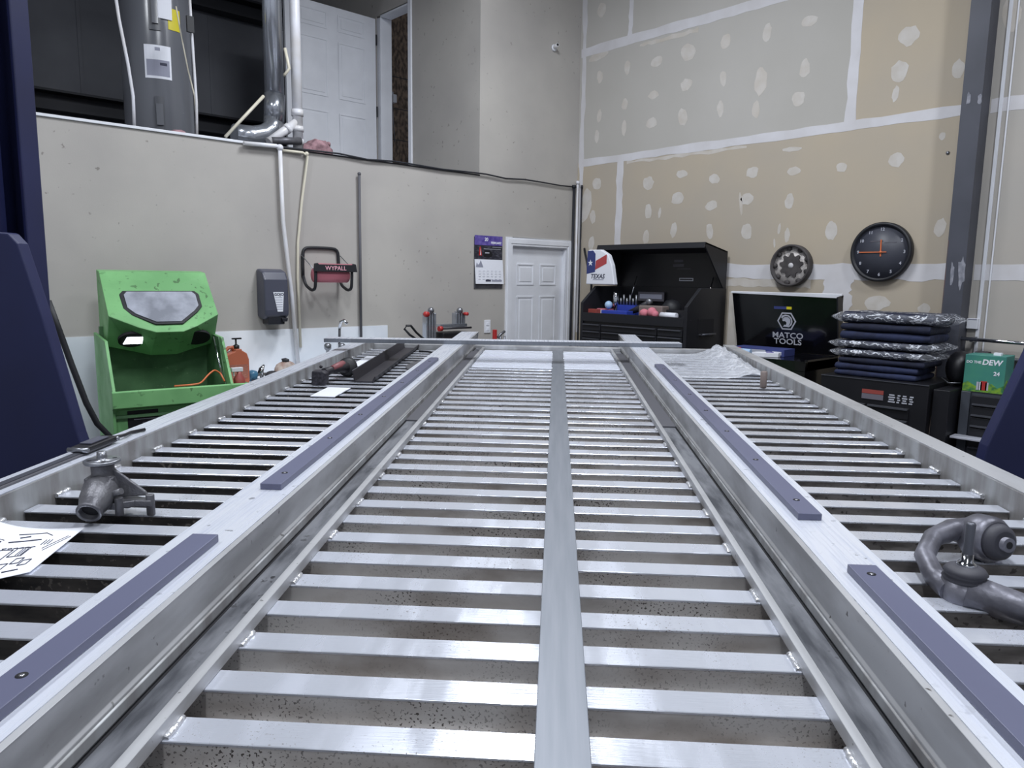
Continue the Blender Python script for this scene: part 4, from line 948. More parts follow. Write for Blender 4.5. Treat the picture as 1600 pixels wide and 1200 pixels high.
item(MB().m('dim_print').box(-0.14, 0.14, -0.004, 0.004, 0, 0.08).m('ink_soft').box(-0.12, 0.12, -0.006, -0.004, 0.02, 0.06), 'name_plate', 'long grey printed plate leaning at the back of the chest tray', 'plate', put(1017, .50), .50, TZ + 0.125)
item(MB().m('steel').cyl((0, 0, 0), (0, 0, 0.22), 0.006, 8).m('tool').lathe([(0.014, 0), (0.016, 0.09), (0.006, 0.1)]), 'screwdriver', 'slim screwdriver standing at the left end of the chest tray', 'screwdriver', put(932, .22), .22)
# TEXAS bag hanging on the lid's left corner
q = onX(924, 390, 5.08); q2 = onX(962, 444, 5.08)
bw = q.y - q2.y; bh = q.z - q2.z
t = thing('texas_bag', 'white TEXAS bag with red, white and blue flag hanging on the chest lid', 'bag', (5.048, q.y, q2.z - 0.005), RW)
body = B('paper').prism([(0, 0), (bw * 0.80, 0), (bw * 1.12, 0.0), (bw * 1.0, bh * 0.55), (bw * 0.85, bh * 0.85), (bw * 0.55, bh), (0.02, bh)], -0.03, 0.02, XZ).build('bag_body', t, 0.008, 3)
def bagp(mn, pts, nm): B(mn).prism([(a * bw, c * bh) for a, c in pts], -0.0315, -0.0295, XZ).build(nm, t)
bagp('flagblue', [(0.02, 0.30), (0.36, 0.36), (0.36, 0.88), (0.26, 0.98), (0.05, 0.97)], 'flag_blue')
bagp('flagred', [(0.36, 0.42), (0.80, 0.60), (0.80, 0.86), (0.38, 0.68)], 'flag_red')
star = []
for k in range(10):
    a = PI / 2 + k * PI / 5; rr = 0.030 if k % 2 == 0 else 0.012
    star.append((0.17 * bw + rr * math.cos(a), 0.62 * bh + rr * math.sin(a)))
B('paper').prism(star, -0.0325, -0.0312, XZ).build('star', t)
text('TEXAS', 0.055, 'ink', t, facing(bw * 0.46, -0.0315, bh * 0.23), bold=0.001, shear=0.2)
B('ink_soft').box(bw * 0.28, bw * 0.70, -0.0315, -0.0295, bh * 0.13, bh * 0.15).build('print_line', t)

# ================================================================= MATCO CART
FXm = 4.82; YLm = 3.10; YRm = 2.29
t = thing('matco_cart', 'gloss black tool cart with open lid printed MATCO TOOLS', 'tool cart', (FXm, YLm, 0), RW)
Wm = YLm - YRm; Dm = 0.50
mz = 1.20
mb_ = B('black_gloss'); mb_.box(0, Wm, 0, Dm, 0.12, mz - 0.01).box(0, Wm, 0, 0.02, mz - 0.08, mz - 0.01).box(0, 0.02, 0.02, Dm, mz - 0.08, mz).box(Wm - 0.02, Wm, 0.02, Dm, mz - 0.08, mz).box(0.02, Wm - 0.02, Dm - 0.02, Dm, mz - 0.08, mz)
mb_.build('cabinet', t, 0.004)
for i in range(5): 
    dr = B('black_gloss').box(0.03, Wm - 0.03, -0.008, 0.0, mz - 0.26 - i * 0.17, mz - 0.10 - i * 0.17).build('drawer', t, 0.003); B('edge').box(0.05, Wm - 0.05, -0.018, -0.008, mz - 0.12 - i * 0.17, mz - 0.108 - i * 0.17).build('pull', dr)
for x in (0.08, Wm - 0.08):
    for y in (0.08, Dm - 0.08): B('rubber').lathe([(0.055, -0.02), (0.055, 0.02)], (x, y, 0.056), 'y', 20).build('caster', t)
TLm = onX(1143, 458, 5.20); TRm = onX(1316, 463, 5.20); BLm = onX(1160, 545, 5.32); BRm = onX(1318, 552, 5.32)
ml = math.radians(9)
lidM = Matrix.Translation((0, Dm, mz)) @ Matrix.Rotation(ml, 4, 'X')
LHm = 0.44
lf2 = lambda y, z, d: lidM @ Vector((d, y, z))
ex = 0.03
lid2 = B('black_gloss').prism([(-ex, LHm), (Wm + ex * 1.0, LHm), (Wm, 0.0), (0, 0.0)], 0.0, 0.012, lambda a, b, d: lidM @ Vector((a, d, b))).build('lid', t, 0.002)
B('white_paint').prism([(-ex, LHm), (Wm + ex, LHm), (Wm + ex, LHm - 0.030), (-ex, LHm - 0.012)], -0.02, 0.0, lambda a, b, d: lidM @ Vector((a, d, b + 0.012))).build('lid_edge', lid2, 0.001)  # white strip paints in the light caught by the lid flange
B('black').prism([(0, 0), (0, LHm), (-0.08, LHm), (-0.06, 0.02)], Wm + ex - 0.01, Wm + ex, lf2).build('lid_side', lid2)
lx = 0.42; lf3 = lambda a, b, d: lidM @ Vector((lx + a, d, b))
hexo = [(0.075 * math.cos(k * PI / 3), 0.235 + 0.075 * math.sin(k * PI / 3) * 1.0) for k in range(6)]
hexi = [(0.063 * math.cos(k * PI / 3), 0.235 + 0.063 * math.sin(k * PI / 3)) for k in range(6)]
B('silver').prism(hexo, -0.0012, 0.0, lf3).build('logo_hexagon', lid2); B('black_gloss').prism(hexi, -0.0018, 0.0, lf3).build('logo_field', lid2)
cob = [(-0.045, 0.03), (-0.035, 0.045), (-0.01, 0.052), (0.02, 0.048), (0.042, 0.028), (0.050, 0.0), (0.042, -0.028), (0.020, -0.048), (-0.005, -0.045), (-0.03, -0.046), (-0.02, -0.030), (-0.005, -0.030),
       (0.0, -0.012), (-0.012, 0.0), (-0.030, -0.002), (-0.036, 0.010), (-0.028, 0.016), (-0.040, 0.022)]
B('silver').prism([(a * 0.95, 0.235 + b * 0.95) for a, b in cob], -0.0026, 0.0, lf3).build('logo_head', lid2)
B('black_gloss').tube([lf3(a, 0.235 + b, -0.003) for a, b in ((-0.030, 0.022), (-0.012, 0.036), (0.012, 0.036), (0.032, 0.018), (0.034, -0.008), (0.02, -0.03))], 0.0022, 6).build('logo_line', lid2)
TT = lambda z: lidM @ facing(lx + 0.006, -0.001, z)
text('MATCO', 0.060, 'silver', lid2, TT(0.124), bold=0.0008, sx=1.15); text('TOOLS', 0.060, 'silver', lid2, TT(0.076), bold=0.0008, sx=1.15)
B('flagblue').prism([(-0.10, 0.325), (0.0, 0.325), (0.0, 0.345), (-0.10, 0.345)], -0.0012, 0.0, lf3).build('sticker', lid2); B('yellow').prism([(0.0, 0.325), (0.04, 0.325), (0.04, 0.345), (0.0, 0.345)], -0.0012, 0.0, lf3).build('sticker', lid2)
def cm(x, y, z): return (FXm + y, YLm - x, z)
solo(MB().m('flagblue').box(-0.20, 0.20, -0.09, 0.09, 0, 0.05).m('silver').box(-0.06, 0.06, -0.092, -0.09, 0.012, 0.04).box(0.11, 0.18, -0.092, -0.09, 0.01, 0.035).m('flagred').box(-0.199, -0.13, -0.092, -0.09, 0.03, 0.048), 'blue_carton', 'flat dark blue printed carton in the tray below the MATCO lid', 'box', cm(0.36, 0.25, mz - 0.009), RW + 0.06, bevel=0.002)
solo(MB().m('skyblue').cyl((-0.10, 0, 0.022), (0.10, 0, 0.022), 0.022, 16), 'blue_tube', 'light blue tube lying in front of the blue carton', 'tube', cm(0.24, 0.10, mz - 0.009), RW + 0.1)
pk = MB().m('paper').prism([(-0.09, -0.03), (0.0, -0.05), (0.09, -0.02), (0.10, 0.04), (0.02, 0.06), (-0.06, 0.03)], 0, 0.03, XY).m('purple').prism([(0.01, -0.02), (0.06, -0.01), (0.05, 0.03), (0.0, 0.02)], 0.03, 0.032, XY)
solo(pk, 'white_packet', 'crumpled white packet with purple print beside the light blue tube', 'packet', cm(0.46, 0.10, mz - 0.009), RW + 0.4, bevel=0.004)
# wooden board between the two
solo(B('mud_thin').prism([(0, 0), (0.22, 0.0), (0.10, 0.45), (0.0, 0.45)], 0, 0.015, XZ).box(0, 0.2, 0, 0.015, -1.18, 0), 'leaning_board', 'pale board standing between the big chest and the MATCO cart', 'board', (5.41, 3.25, 1.19), RW)

# ================================================================= BLANKET BOX (third black chest)
FX3, YL3, YR3 = 4.78, 2.16, 1.505
t = thing('blanket_chest', 'black tool chest with red badge carrying the stack of folded blankets', 'tool chest', (FX3, YL3, 0), RW)
W3 = YL3 - YR3; D3 = 0.50; z3 = 1.125
B('black').box(0, W3, 0, D3, 0.11, z3).build('cabinet', t, 0.004)
B('edge').box(0, W3, -0.004, 0.002, z3 - 0.006, z3 - 0.001).build('top_edge', t)
for i, (za, zb) in enumerate(((0.90, 0.97), (0.82, 0.895), (0.70, 0.815), (0.55, 0.695), (0.35, 0.545), (0.14, 0.345))):
    for (a, c) in (((0.02, 0.30), (0.31, W3 - 0.10)) if i < 2 else ((0.02, W3 - 0.10),)):
        dr = B('black').box(a, c, -0.010, 0.0, za, zb).build('drawer', t, 0.003)
        B('edge').box(a + 0.005, c - 0.005, -0.022, -0.010, zb - 0.012, zb - 0.002).build('pull', dr)
B('red_label').box(0.27, 0.40, -0.004, -0.0005, 1.035, 1.06).build('badge', t); M['badge'] = mat('dull badge', (112, 108, 118), 0.4)
B('badge').box(0.27, 0.40, -0.004, -0.0005, 1.00, 1.033).build('badge_plate', t)
bl = B('silver')
for i, (a, c) in enumerate(((0.43, 0.47), (0.48, 0.50), (0.51, 0.54), (0.55, 0.575))):
    for j in range(4): bl.box(a + 0.004 * (j % 2), c - 0.005 * ((i + j) % 2), -0.003, -0.0005, 0.995 + j * 0.014, 1.003 + j * 0.014)
bl.build('badge_lettering', t)
for x in (0.08, W3 - 0.08):
    for y in (0.08, D3 - 0.08): B('rubber').lathe([(0.05, -0.02), (0.05, 0.02)], (x, y, 0.051), 'y', 20).build('caster', t)
B('rust').tube([(W3 + 0.004, 0.10, 1.05), (W3 + 0.005, 0.07, 0.9), (W3 + 0.004, 0.05, 0.7), (W3 + 0.004, 0.04, 0.5)], 0.004, 8).build('side_cord', t)
# stack of blankets, from the bottom
def blanket(z, th, lab, mn, wx, wy, dx=0, dy=0, wrapped=False, dz=0):
    # folded pad: rounded slab showing the fold as a roll at the front
    t = thing('moving_blanket', lab, 'blanket', (FX3 + 0.06 + dy, YL3 - 0.045 - dx, z), RW + random.uniform(-0.02, 0.02), 'folded blankets stacked on the black chest')
    b = MB().m(mn); nx, ny = 26, 12
    def P(u, v, sgn):
        x = u * wx; y = v * wy
        e = min(v, 1 - v) * wy; eu = min(u, 1 - u) * wx
        r = th / 2
        prof = math.sqrt(max(0, 1 - (1 - min(e / r, 1)) ** 2)) * math.sqrt(max(0, 1 - (1 - min(eu / 0.012, 1)) ** 2)) ** 0.5
        h = r * prof + 0.0018 * math.sin(u * 11 + v * 7 + z * 60) * prof
        return Vector((x, y, th / 2 + sgn * h))
    us = [0, 0.006, 0.018] + [0.04 + 0.92 * i / (nx - 6) for i in range(nx - 5)] + [0.982, 0.994, 1]
    vs = [0, 0.008, 0.025, 0.055] + [0.1 + 0.8 * j / 6 for j in range(7)] + [0.945, 0.975, 0.992, 1]
    for sgn in (1, -1):
        G = [[b.bm.verts.new(P(u, v, sgn)) for v in vs] for u in us]
        for i in range(len(us) - 1):
            for j in range(len(vs) - 1):
                f = b.face([G[i][j], G[i + 1][j], G[i + 1][j + 1], G[i][j + 1]])
                if f: f.smooth = True
    b.build('pad', t)
    if wrapped:
        c = MB().m('wrap'); n1, n2 = 34, 20
        def Q(i, k):
            u = i / n1; a = 2 * PI * k / n2
            wv = random.uniform(0.9, 1.14)
            s = 1.0 if 0.08 < u < 0.92 else max(0.10, (u / 0.08 if u < 0.5 else (1 - u) / 0.08))
            x = -0.075 + u * (wx + 0.15)
            y = wy / 2 + (wy / 2 + 0.008) * math.copysign(abs(math.cos(a)) ** 0.5, math.cos(a)) * (0.80 + 0.20 * s) * (1 + (wv - 1) * 0.15)
            zz = th / 2 + (th / 2 + 0.0035) * math.copysign(abs(math.sin(a)) ** 0.7, math.sin(a)) * (0.25 + 0.75 * s) * (1 + (wv - 1) * 0.35)
            return c.bm.verts.new((x, y, zz))
        rows = [[Q(i, k) for k in range(n2)] for i in range(n1 + 1)]
        for i in range(n1):
            for k in range(n2):
                f = c.face([rows[i][k], rows[i][(k + 1) % n2], rows[i + 1][(k + 1) % n2], rows[i + 1][k]])
                if f: f.smooth = True
        c.face(rows[0][::-1]); c.face(rows[-1])
        tag(c.build('plastic_sleeve', t), 'clear crinkled plastic sleeve')
    return t
z = z3 + 0.001
SB_ = [(0.036, 'bottom folded blue blanket resting directly on the black chest', 'pad2', 0.50, 0.34, 0.01, 0, False),
       (0.042, 'second folded blue blanket up from the chest top', 'pad2', 0.505, 0.34, 0.01, 0, False),
       (0.036, 'dark flat folded blanket just under the lower plastic-wrapped pair', 'pad', 0.52, 0.34, 0.03, 0, False),
       (0.052, 'lower of the two adjoining plastic-wrapped blankets in the middle of the stack', 'pad', 0.50, 0.36, 0.03, 0, True),
       (0.052, 'upper of the two adjoining plastic-wrapped blankets in the middle of the stack', 'pad', 0.54, 0.36, 0.02, 0, True),
       (0.052, 'thick unwrapped folded blanket resting on the middle plastic-wrapped pair', 'pad2', 0.54, 0.36, 0.03, 0, False),
       (0.048, 'unwrapped folded blanket directly under the topmost wrapped one', 'pad', 0.54, 0.36, 0.03, 0, False),
       (0.070, 'topmost plastic-wrapped folded blanket of the stack', 'pad', 0.56, 0.36, 0.03, 0, True)]
for (th, lab, mn, wx, wy, dx, dy, wr_) in SB_:
    blanket(z, th, lab, mn, wx, wy, dx, dy, wr_); z += th + (0.0055 if wr_ else 0.003)
# black bundle right of the stack
bu = MB().m('black').ball((0, 0, 0.11), 0.11, 12, (0.7, 0.9, 1.0)).ball((0.03, 0.05, 0.05), 0.07, 10).m('steel').tube([(-0.07, -0.09, 0.05), (-0.02, -0.12, 0.025), (0.04, -0.10, 0.03)], 0.004, 8)
q = onX(1492, 600, 5.0)
bo = solo(bu, 'black_bundle', 'dark bundle of straps heaped between the blankets and the soda box', 'bundle', (5.12, 1.45, 1.10), RW)
solo(B('black').box(-0.045, 0.045, -0.30, 0.10, 0, 1.10), 'narrow_cabinet', 'narrow black cabinet under the dark strap bundle', 'cabinet', (5.12, 1.449, 0.0), RW, bevel=0.004)

# ================================================================= GREY CART AND SODA BOX
FX4, YL4, YR4 = 4.96, 1.385, 0.95
t = thing('service_cart', 'dark grey service cart with pale shelf at the right, under the soda box', 'cart', (FX4, YL4, 0), RW)
W4 = YL4 - YR4
B('cart_grey').box(0, 0.05, 0, 0.02, 0.1, 1.09).box(W4 - 0.05, W4, 0, 0.02, 0.1, 1.09).box(0, W4, 0.02, 0.42, 0.1, 1.09).build('cabinet', t, 0.003)
for i in range(5):
    za = 1.07 - i * 0.065
    dr = B('black_tex').box(0.06, W4 - 0.06, -0.004, 0.019, za - 0.06, za).build('drawer', t, 0.002); B('edge').box(0.065, W4 - 0.065, -0.014, -0.004, za - 0.056, za - 0.046).build('pull', dr)
q = onX(1485, 680, 4.88)
B('silver').box(-0.01, W4, -0.10, 0.0, q.z - 0.012, q.z).build('shelf', t, 0.002)
q = onX(1503, 613, FX4 + 0.03); qt = onX(1508, 553, FX4 + 0.03); qr = onX(1567, 617, FX4 + 0.03)
bw, bh = q.y - qr.y, qt.z - 1.091
t = thing('soda_box', 'green soda carton printed DO THE DEW standing on the grey cart', 'soda box', (FX4 + 0.03, q.y, 1.091), RW)
B('teal').box(0, bw, 0, 0.17, 0, bh).build('carton', t, 0.003)
B('leaf').prism([(0, 0), (bw, 0), (bw, 0.05), (bw * .85, 0.03), (bw * .7, 0.055), (bw * .5, 0.03), (bw * .3, 0.035), (bw * .12, 0.06), (0, 0.045)], -0.0012, 0.0, XZ).build('leaf_print', t)
B('leaf').prism([(0.0, 0), (0.17, 0), (0.17, 0.09), (0.12, 0.05), (0.05, 0.08), (0, 0.05)], bw, bw + 0.0012, lambda y, z, d: Vector((d, y, z))).build('leaf_print', t)
for i, (c1, x) in enumerate((('silver', .34), ('red', .44), ('paper', .40), ('red', .52), ('silver', .56))): B(c1).box(bw * x, bw * x + 0.016, -0.0022, -0.001, 0.012, 0.06 + 0.006 * (i % 2)).build('can_print', t)
text('DO THE', 0.021, 'paper', t, facing(bw * 0.22, -0.0008, bh * 0.80), bold=0.0005); text('DEW', 0.044, 'paper', t, facing(bw * 0.66, -0.0008, bh * 0.81), bold=0.0014, shear=0.15)
text('24', 0.032, 'paper', t, facing(bw * 0.80, -0.0008, bh * 0.52), bold=0.0008)
B('paper').box(bw * 0.62, bw * 0.80, 0.05, 0.09, bh, bh + 0.015).build('carton_tab', t)
# shelf with dark clutter behind the soda box
t = thing('wall_shelf', 'narrow dark wall shelf with clutter below the chrome tube', 'shelf', (XW, 1.50, 1.27), RW)
B('edge').box(0.0, 0.75, -0.10, 0, -0.012, 0.0).build('shelf_board', t, 0.002)
for (x, s) in ((0.05, 0.03), (0.18, 0.02), (0.30, 0.025)): B('tool').box(x, x + 0.08, -0.08, -0.02, 0.0, s).build('clutter', t, 0.005)

# ================================================================= THINGS ON THE BED
# water pump
t = thing('water_pump', 'cast metal water pump with round pulley flange sitting on the left slats', 'water pump', mw=bedmw(-1.000, 1.535, 0.0, 0.16) @ Matrix.Scale(0.70, 4))
# snout
Tt = Matrix.Translation((0.0, -0.115, 0.044)) @ Matrix.Rotation(math.radians(78), 4, 'X')
B('cast').lathe([(0.030, 0.0), (0.037, 0.0), (0.037, -0.004), (0.036, -0.008)] , T=None).bm.free()
sn = B('cast'); A_ = Vector((0.0, -0.118, 0.042)); Bq = Vector((0.0, -0.02, 0.088))
dirv = (Bq - A_).normalized()
def ringpipe(mb, a, c, r0, r1, n=28):
    d = (c - a).normalized(); up = Vector((1, 0, 0)); u = (up - d * up.dot(d)).normalized(); v = d.cross(u)
    def R(cc, r): return [mb.bm.verts.new(cc + (u * math.cos(2 * PI * k / n) + v * math.sin(2 * PI * k / n)) * r) for k in range(n)]
    rs = [R(a + d * 0.05, 0.026), R(a + d * 0.004, 0.028), R(a, 0.029), R(a, 0.036), R(a + d * 0.004, 0.0375), R(a + d * 0.012, 0.0375), R(a + d * 0.015, 0.034), R(a.lerp(c, 0.5), r0), R(c, r1), R(c + d * 0.02, r1 * 0.8)]
    for i in range(len(rs) - 1):
        for k in range(n):
            f = mb.face([rs[i][k], rs[i][(k + 1) % n], rs[i + 1][(k + 1) % n], rs[i + 1][k]])
            if f: f.smooth = True
    mb.face(rs[0][::-1]); mb.face(rs[-1])
ringpipe(sn, A_, Bq, 0.047, 0.054)
sn.build('outlet_snout', t)
B('hole').cyl(A_ + dirv * 0.020, A_ + dirv * 0.052, 0.0283, 24).build('snout_bore', t)
b = B('cast').lathe([(0.038, 0.045), (0.046, 0.06), (0.047, 0.105), (0.040, 0.125), (0.034, 0.132), (0.034, 0.168), (0.0, 0.168)], (0.0, 0.0, 0)).box(-0.046, 0.04, -0.035, 0.03, 0.06, 0.128).box(-0.062, -0.03, -0.02, 0.03, 0.03, 0.085)
b.build('pump_body', t, 0.006, 3)
b = B('cast').prism([(0.02, 0.155), (0.03, 0.155), (0.125, 0.075), (0.135, 0.06), (0.02, 0.055)], -0.006, 0.006, XZ)
b.prism([(-0.03, -0.05), (0.05, -0.055), (0.10, -0.03), (0.15, -0.035), (0.158, -0.015), (0.15, 0.0), (0.11, 0.01), (0.06, 0.045), (-0.03, 0.045)], 0.03, 0.052, XY)
b.build('mounting_bracket', t, 0.004, 3)
for (x, y) in ((0.145, -0.018), (0.06, -0.045), (0.055, 0.03), (-0.045, -0.02)): B('cast').lathe([(0.013, 0.0 if x > 0.1 else 0.01), (0.013, 0.068), (0.0, 0.068)], (x, y, 0), n=16).build('bolt_boss', t, 0.002)
B('cast').cyl((0.03, -0.04, 0.075), (0.075, -0.055, 0.092), 0.010).ball((0.03, -0.052, 0.045), 0.013, 8).build('sensor_port', t)
b = B('steel').lathe([(0.0, 0.170), (0.052, 0.170), (0.054, 0.173), (0.054, 0.179), (0.050, 0.181), (0.016, 0.181), (0.015, 0.190), (0.014, 0.206), (0.0, 0.206)], n=40); b.build('pulley_flange', t)
for k in range(4):
    a = k * PI / 2 + 0.5; B('hole').lathe([(0.0075, 0.1811), (0.0, 0.1813)], (0.036 * math.cos(a), 0.036 * math.sin(a), 0), n=14).build('flange_hole', t)
# diagram sheet
b = MB().m('paper'); nx, ny = 14, 10
def PS(i, j):
    u = i / nx; v = j / ny
    x = -0.24 + 0.28 * u; y = -0.16 + 0.26 * v
    z = 0.004 + 0.012 * max(0, v - 0.55) ** 1.5 * 3 * (1 - u) + 0.004 * math.sin(u * 5)
    return Vector((x, y, z))
PT = lambda p: Vector((p.x * math.cos(-0.42) - p.y * math.sin(-0.42), p.x * math.sin(-0.42) + p.y * math.cos(-0.42), p.z))
# corners on the slat plane in bed coordinates
c_fr, c_nr, c_nl, c_fl = Vector((-0.985, 1.435, 0.006)), Vector((-0.945, 1.215, 0.004)), Vector((-1.19, 1.02, 0.004)), Vector((-1.19, 1.39, 0.05))
G = []
for i in range(nx + 1):
    row = []
    for j in range(ny + 1):
        u = i / nx; v = j / ny
        p = (c_nl.lerp(c_nr, u)).lerp(c_fl.lerp(c_fr, u), v)
        p.y -= 0.035 * math.sin(PI * u) * v; p.z += 0.003 * math.sin(4 * u + 2)
        row.append(p)
    G.append(row)
def sheet(G, mn, th=0.0006):
    b = MB().m(mn); n1, n2 = len(G), len(G[0])
    T_ = [[b.bm.verts.new(p) for p in r] for r in G]; Bt = [[b.bm.verts.new(p - Vector((0, 0, th))) for p in r] for r in G]
    for i in range(n1 - 1):
        for j in range(n2 - 1):
            for (S, fl) in ((T_, 1), (Bt, 0)):
                f = b.face([S[i][j], S[i + 1][j], S[i + 1][j + 1], S[i][j + 1]])
                if f: f.smooth = True
    for i in range(n1 - 1): b.face([T_[i][0], Bt[i][0], Bt[i + 1][0], T_[i + 1][0]]); b.face([T_[i][-1], Bt[i][-1], Bt[i + 1][-1], T_[i + 1][-1]])
    for j in range(n2 - 1): b.face([T_[0][j], Bt[0][j], Bt[0][j + 1], T_[0][j + 1]]); b.face([T_[-1][j], Bt[-1][j], Bt[-1][j + 1], T_[-1][j + 1]])
    return b
ps = sheet(G, 'paper')
o_ = ps.build('instruction_sheet'); o_.matrix_world = BMW; tag(o_, 'large white sheet of line diagrams curling on the left slats by the rail', 'paper')
def sp_(u, v):
    p = (c_nl.lerp(c_nr, u)).lerp(c_fl.lerp(c_fr, u), v); p.y -= 0.035 * math.sin(PI * u) * v; p.z += 0.003 * math.sin(4 * u + 2) + 0.0008; return p
ik = MB().m('ink')
def ln(u0, v0, u1, v1, r=0.0009): ik.tube([sp_(u0, v0), sp_((u0 + u1) / 2, (v0 + v1) / 2), sp_(u1, v1)], r, 5)
def rect(u0, v0, u1, v1): ln(u0, v0, u1, v0); ln(u1, v0, u1, v1); ln(u1, v1, u0, v1); ln(u0, v1, u0, v0)
rect(.62, .40, .70, .58); rect(.72, .44, .80, .60); rect(.48, .34, .58, .54); rect(.50, .62, .54, .74)
for i in range(4): ln(.49, .37 + i * .045, .57, .37 + i * .045, .0007)
for i in range(3): ln(.76 + i * .015, .46, .76 + i * .015, .58, .0007)
for i in range(4): rect(.28, .32 + i * .06, .36, .36 + i * .06)
ln(.05, .78, .25, .86); ln(.08, .70, .45, .80, .0007); ln(.45, .80, .55, .76, .0007); rect(.15, .86, .30, .92)
ln(.60, .72, .80, .76, .0014); ln(.88, .55, .96, .80, .0006); ln(.90, .50, .98, .78, .0006)
for i in range(5): ln(.50 + i * .05, .20, .53 + i * .05, .21, .0016)
for (a, c) in ((.86, .22), (.80, .28), (.74, .20)): rect(a, c, a + .045, c + .10)
for i in range(6): ln(.62 + i * .035, .60, .645 + i * .035, .61, .0012)
for i in range(3): ln(.84 + i * .02, .64, .84 + i * .02, .74, .0008)
ln(.60, .86, .78, .90); ln(.78, .90, .84, .84); ln(.64, .80, .70, .83, .0014); ln(.82, .12, .90, .125, .0014); ln(.70, .10, .80, .105, .0012)
ik_o = ik.build('printed_diagram', o_)
# strap with buckle on left rail
t = thing('ratchet_strap', 'dark strap with black buckle lying along the left rail top', 'strap', mw=bedmw(-1.235, 1.70, 0.0587, 0.0))
B('liner').box(-0.016, 0.016, -0.80, 0.22, 0.0, 0.005).build('strap', t, 0.001); B('edge').box(-0.009, 0.009, -0.80, 0.20, 0.005, 0.007).build('strap_rib', t)
B('black').box(-0.024, 0.024, 0.10, 0.24, 0.004, 0.022).build('buckle', t, 0.006, 3); B('disp').box(-0.016, 0.016, 0.13, 0.21, 0.022, 0.026).build('buckle_plate', t, 0.002)
B('steel').cyl((-0.028, 0.10, 0.014), (0.028, 0.10, 0.014), 0.006).cyl((-0.028, 0.235, 0.014), (0.028, 0.235, 0.014), 0.005).build('pin', t)
B('black').tube([(0, 0.24, 0.012), (0.012, 0.29, 0.010), (0.0, 0.34, 0.006), (0.02, 0.38, 0.006)], 0.005, 8).build('strap_tail', t)
# cordless grinder
t = thing('cordless_grinder', 'dark cordless polisher with round head lying on the left slats near the rail', 'power tool', mw=bedmw(-1.085, 3.33, 0.0, 0.05) @ Matrix.Scale(0.66, 4))
M['batt'] = mat('battery plastic', (66, 64, 72), 0.5, c2=(30, 30, 36), scale=60)
B('batt').prism([(-0.05, 0.0), (0.05, 0.0), (0.055, 0.085), (0.03, 0.10), (-0.045, 0.10)], -0.06, 0.035, XZ).build('battery', t, 0.008, 3)
B('tool').tube([(0.02, 0.02, 0.08), (0.055, 0.12, 0.085), (0.085, 0.22, 0.085), (0.10, 0.30, 0.08)], [0.030, 0.028, 0.035, 0.045], 16).build('body', t)
B('tool_red').tube([(0.058, 0.10, 0.098), (0.084, 0.20, 0.104), (0.096, 0.27, 0.110)], [0.020, 0.027, 0.024], 14).build('red_cover', t)
Th = Matrix.Translation((0.11, 0.36, 0.072)) @ Matrix.Rotation(math.radians(70), 4, 'X') @ Matrix.Rotation(math.radians(15), 4, 'Y')
B('rubber').lathe([(0.0, -0.02), (0.068, -0.02), (0.072, -0.012), (0.072, 0.012), (0.05, 0.03), (0.0, 0.032)], T=Th, n=32).build('round_head', t)
B('tool').ball((-0.01, 0.06, 0.115), 0.012, 6).build('switch', t)
# white pads
def pad(x, y, w_, l_, rz, lab):
    o = solo(MB().m('paper').box(-w_ / 2, w_ / 2, -l_ / 2, l_ / 2, 0.0, 0.004), 'note_paper', lab, 'paper', mw=bedmw(x, y, 0.0035, rz), bevel=0.001); return o
pad(-0.965, 3.10, 0.105, 0.22, -0.03, 'small blank white paper on the slats in front of the cordless polisher')
pad(-1.06, 4.10, 0.11, 0.42, 0.02, 'white paper between the dark channel and the far left rail')
# long black channel
mwc = bedmw(-0.90, 3.40, 0.0, 0.035)
b = B('tool').prism([(-0.055, 0.055), (-0.050, 0.055), (-0.040, 0.006), (0.040, 0.006), (0.052, 0.030), (0.057, 0.028), (0.045, 0.0), (-0.045, 0.0)], 0, 1.42, XZY)
b.m('edge').prism([(-0.0555, 0.0555), (-0.0495, 0.0555), (-0.0495, 0.0575), (-0.0555, 0.0575)], 0, 1.42, XZY)
solo(b, 'steel_channel', 'long dark open channel lying lengthwise on the left slats', 'metal channel', mw=mwc)
# flat dark oval plate and cable beyond
ov = MB().m('cast').prism([(0.075 * math.cos(a * PI / 14), 0.22 * math.sin(a * PI / 14) * (1 if a < 14 else .8)) for a in range(28)], 0.001, 0.008, XY)
solo(ov, 'oval_gasket', 'flat dark grey oval plate on the left slats beside the far main rail', 'plate', mw=bedmw(-0.735, 3.98, 0.0, 0.0), bevel=0.002)
solo(B('rubber').tube([(0, 0, 0.006), (0.06, -0.03, 0.008), (0.12, -0.10, 0.008), (0.18, -0.14, 0.008)], 0.006, 8), 'short_cable', 'short black cable lying just beyond the end of the dark channel', 'cable', mw=bedmw(-0.86, 4.62, 0.0))
# plastic film on the right far bay
b = MB().m('film'); random.seed(5)
nx, ny = 34, 26; G = []
for i in range(nx + 1):
    row = []
    for j in range(ny + 1):
        u = i / nx; v = j / ny
        x = 0.56 + 0.515 * u; y = 3.75 + 1.03 * v
        z = 0.003 + 0.0012 * random.random()
        bulge = math.exp(-((u - 0.90) / 0.16) ** 2) * (0.35 + 0.65 * v) * (1 if v < .93 else .5)
        z += 0.075 * bulge * (0.8 + 0.4 * random.random())
        row.append(Vector((x + 0.0, y + 0.01 * random.random(), z)))
    G.append(row)
f_ = sheet(G, 'film', 0.0015); fo = f_.build('plastic_film'); fo.matrix_world = BMW; tag(fo, 'crinkled clear plastic film spread over the far right slats, bunched at the rail', 'plastic film')
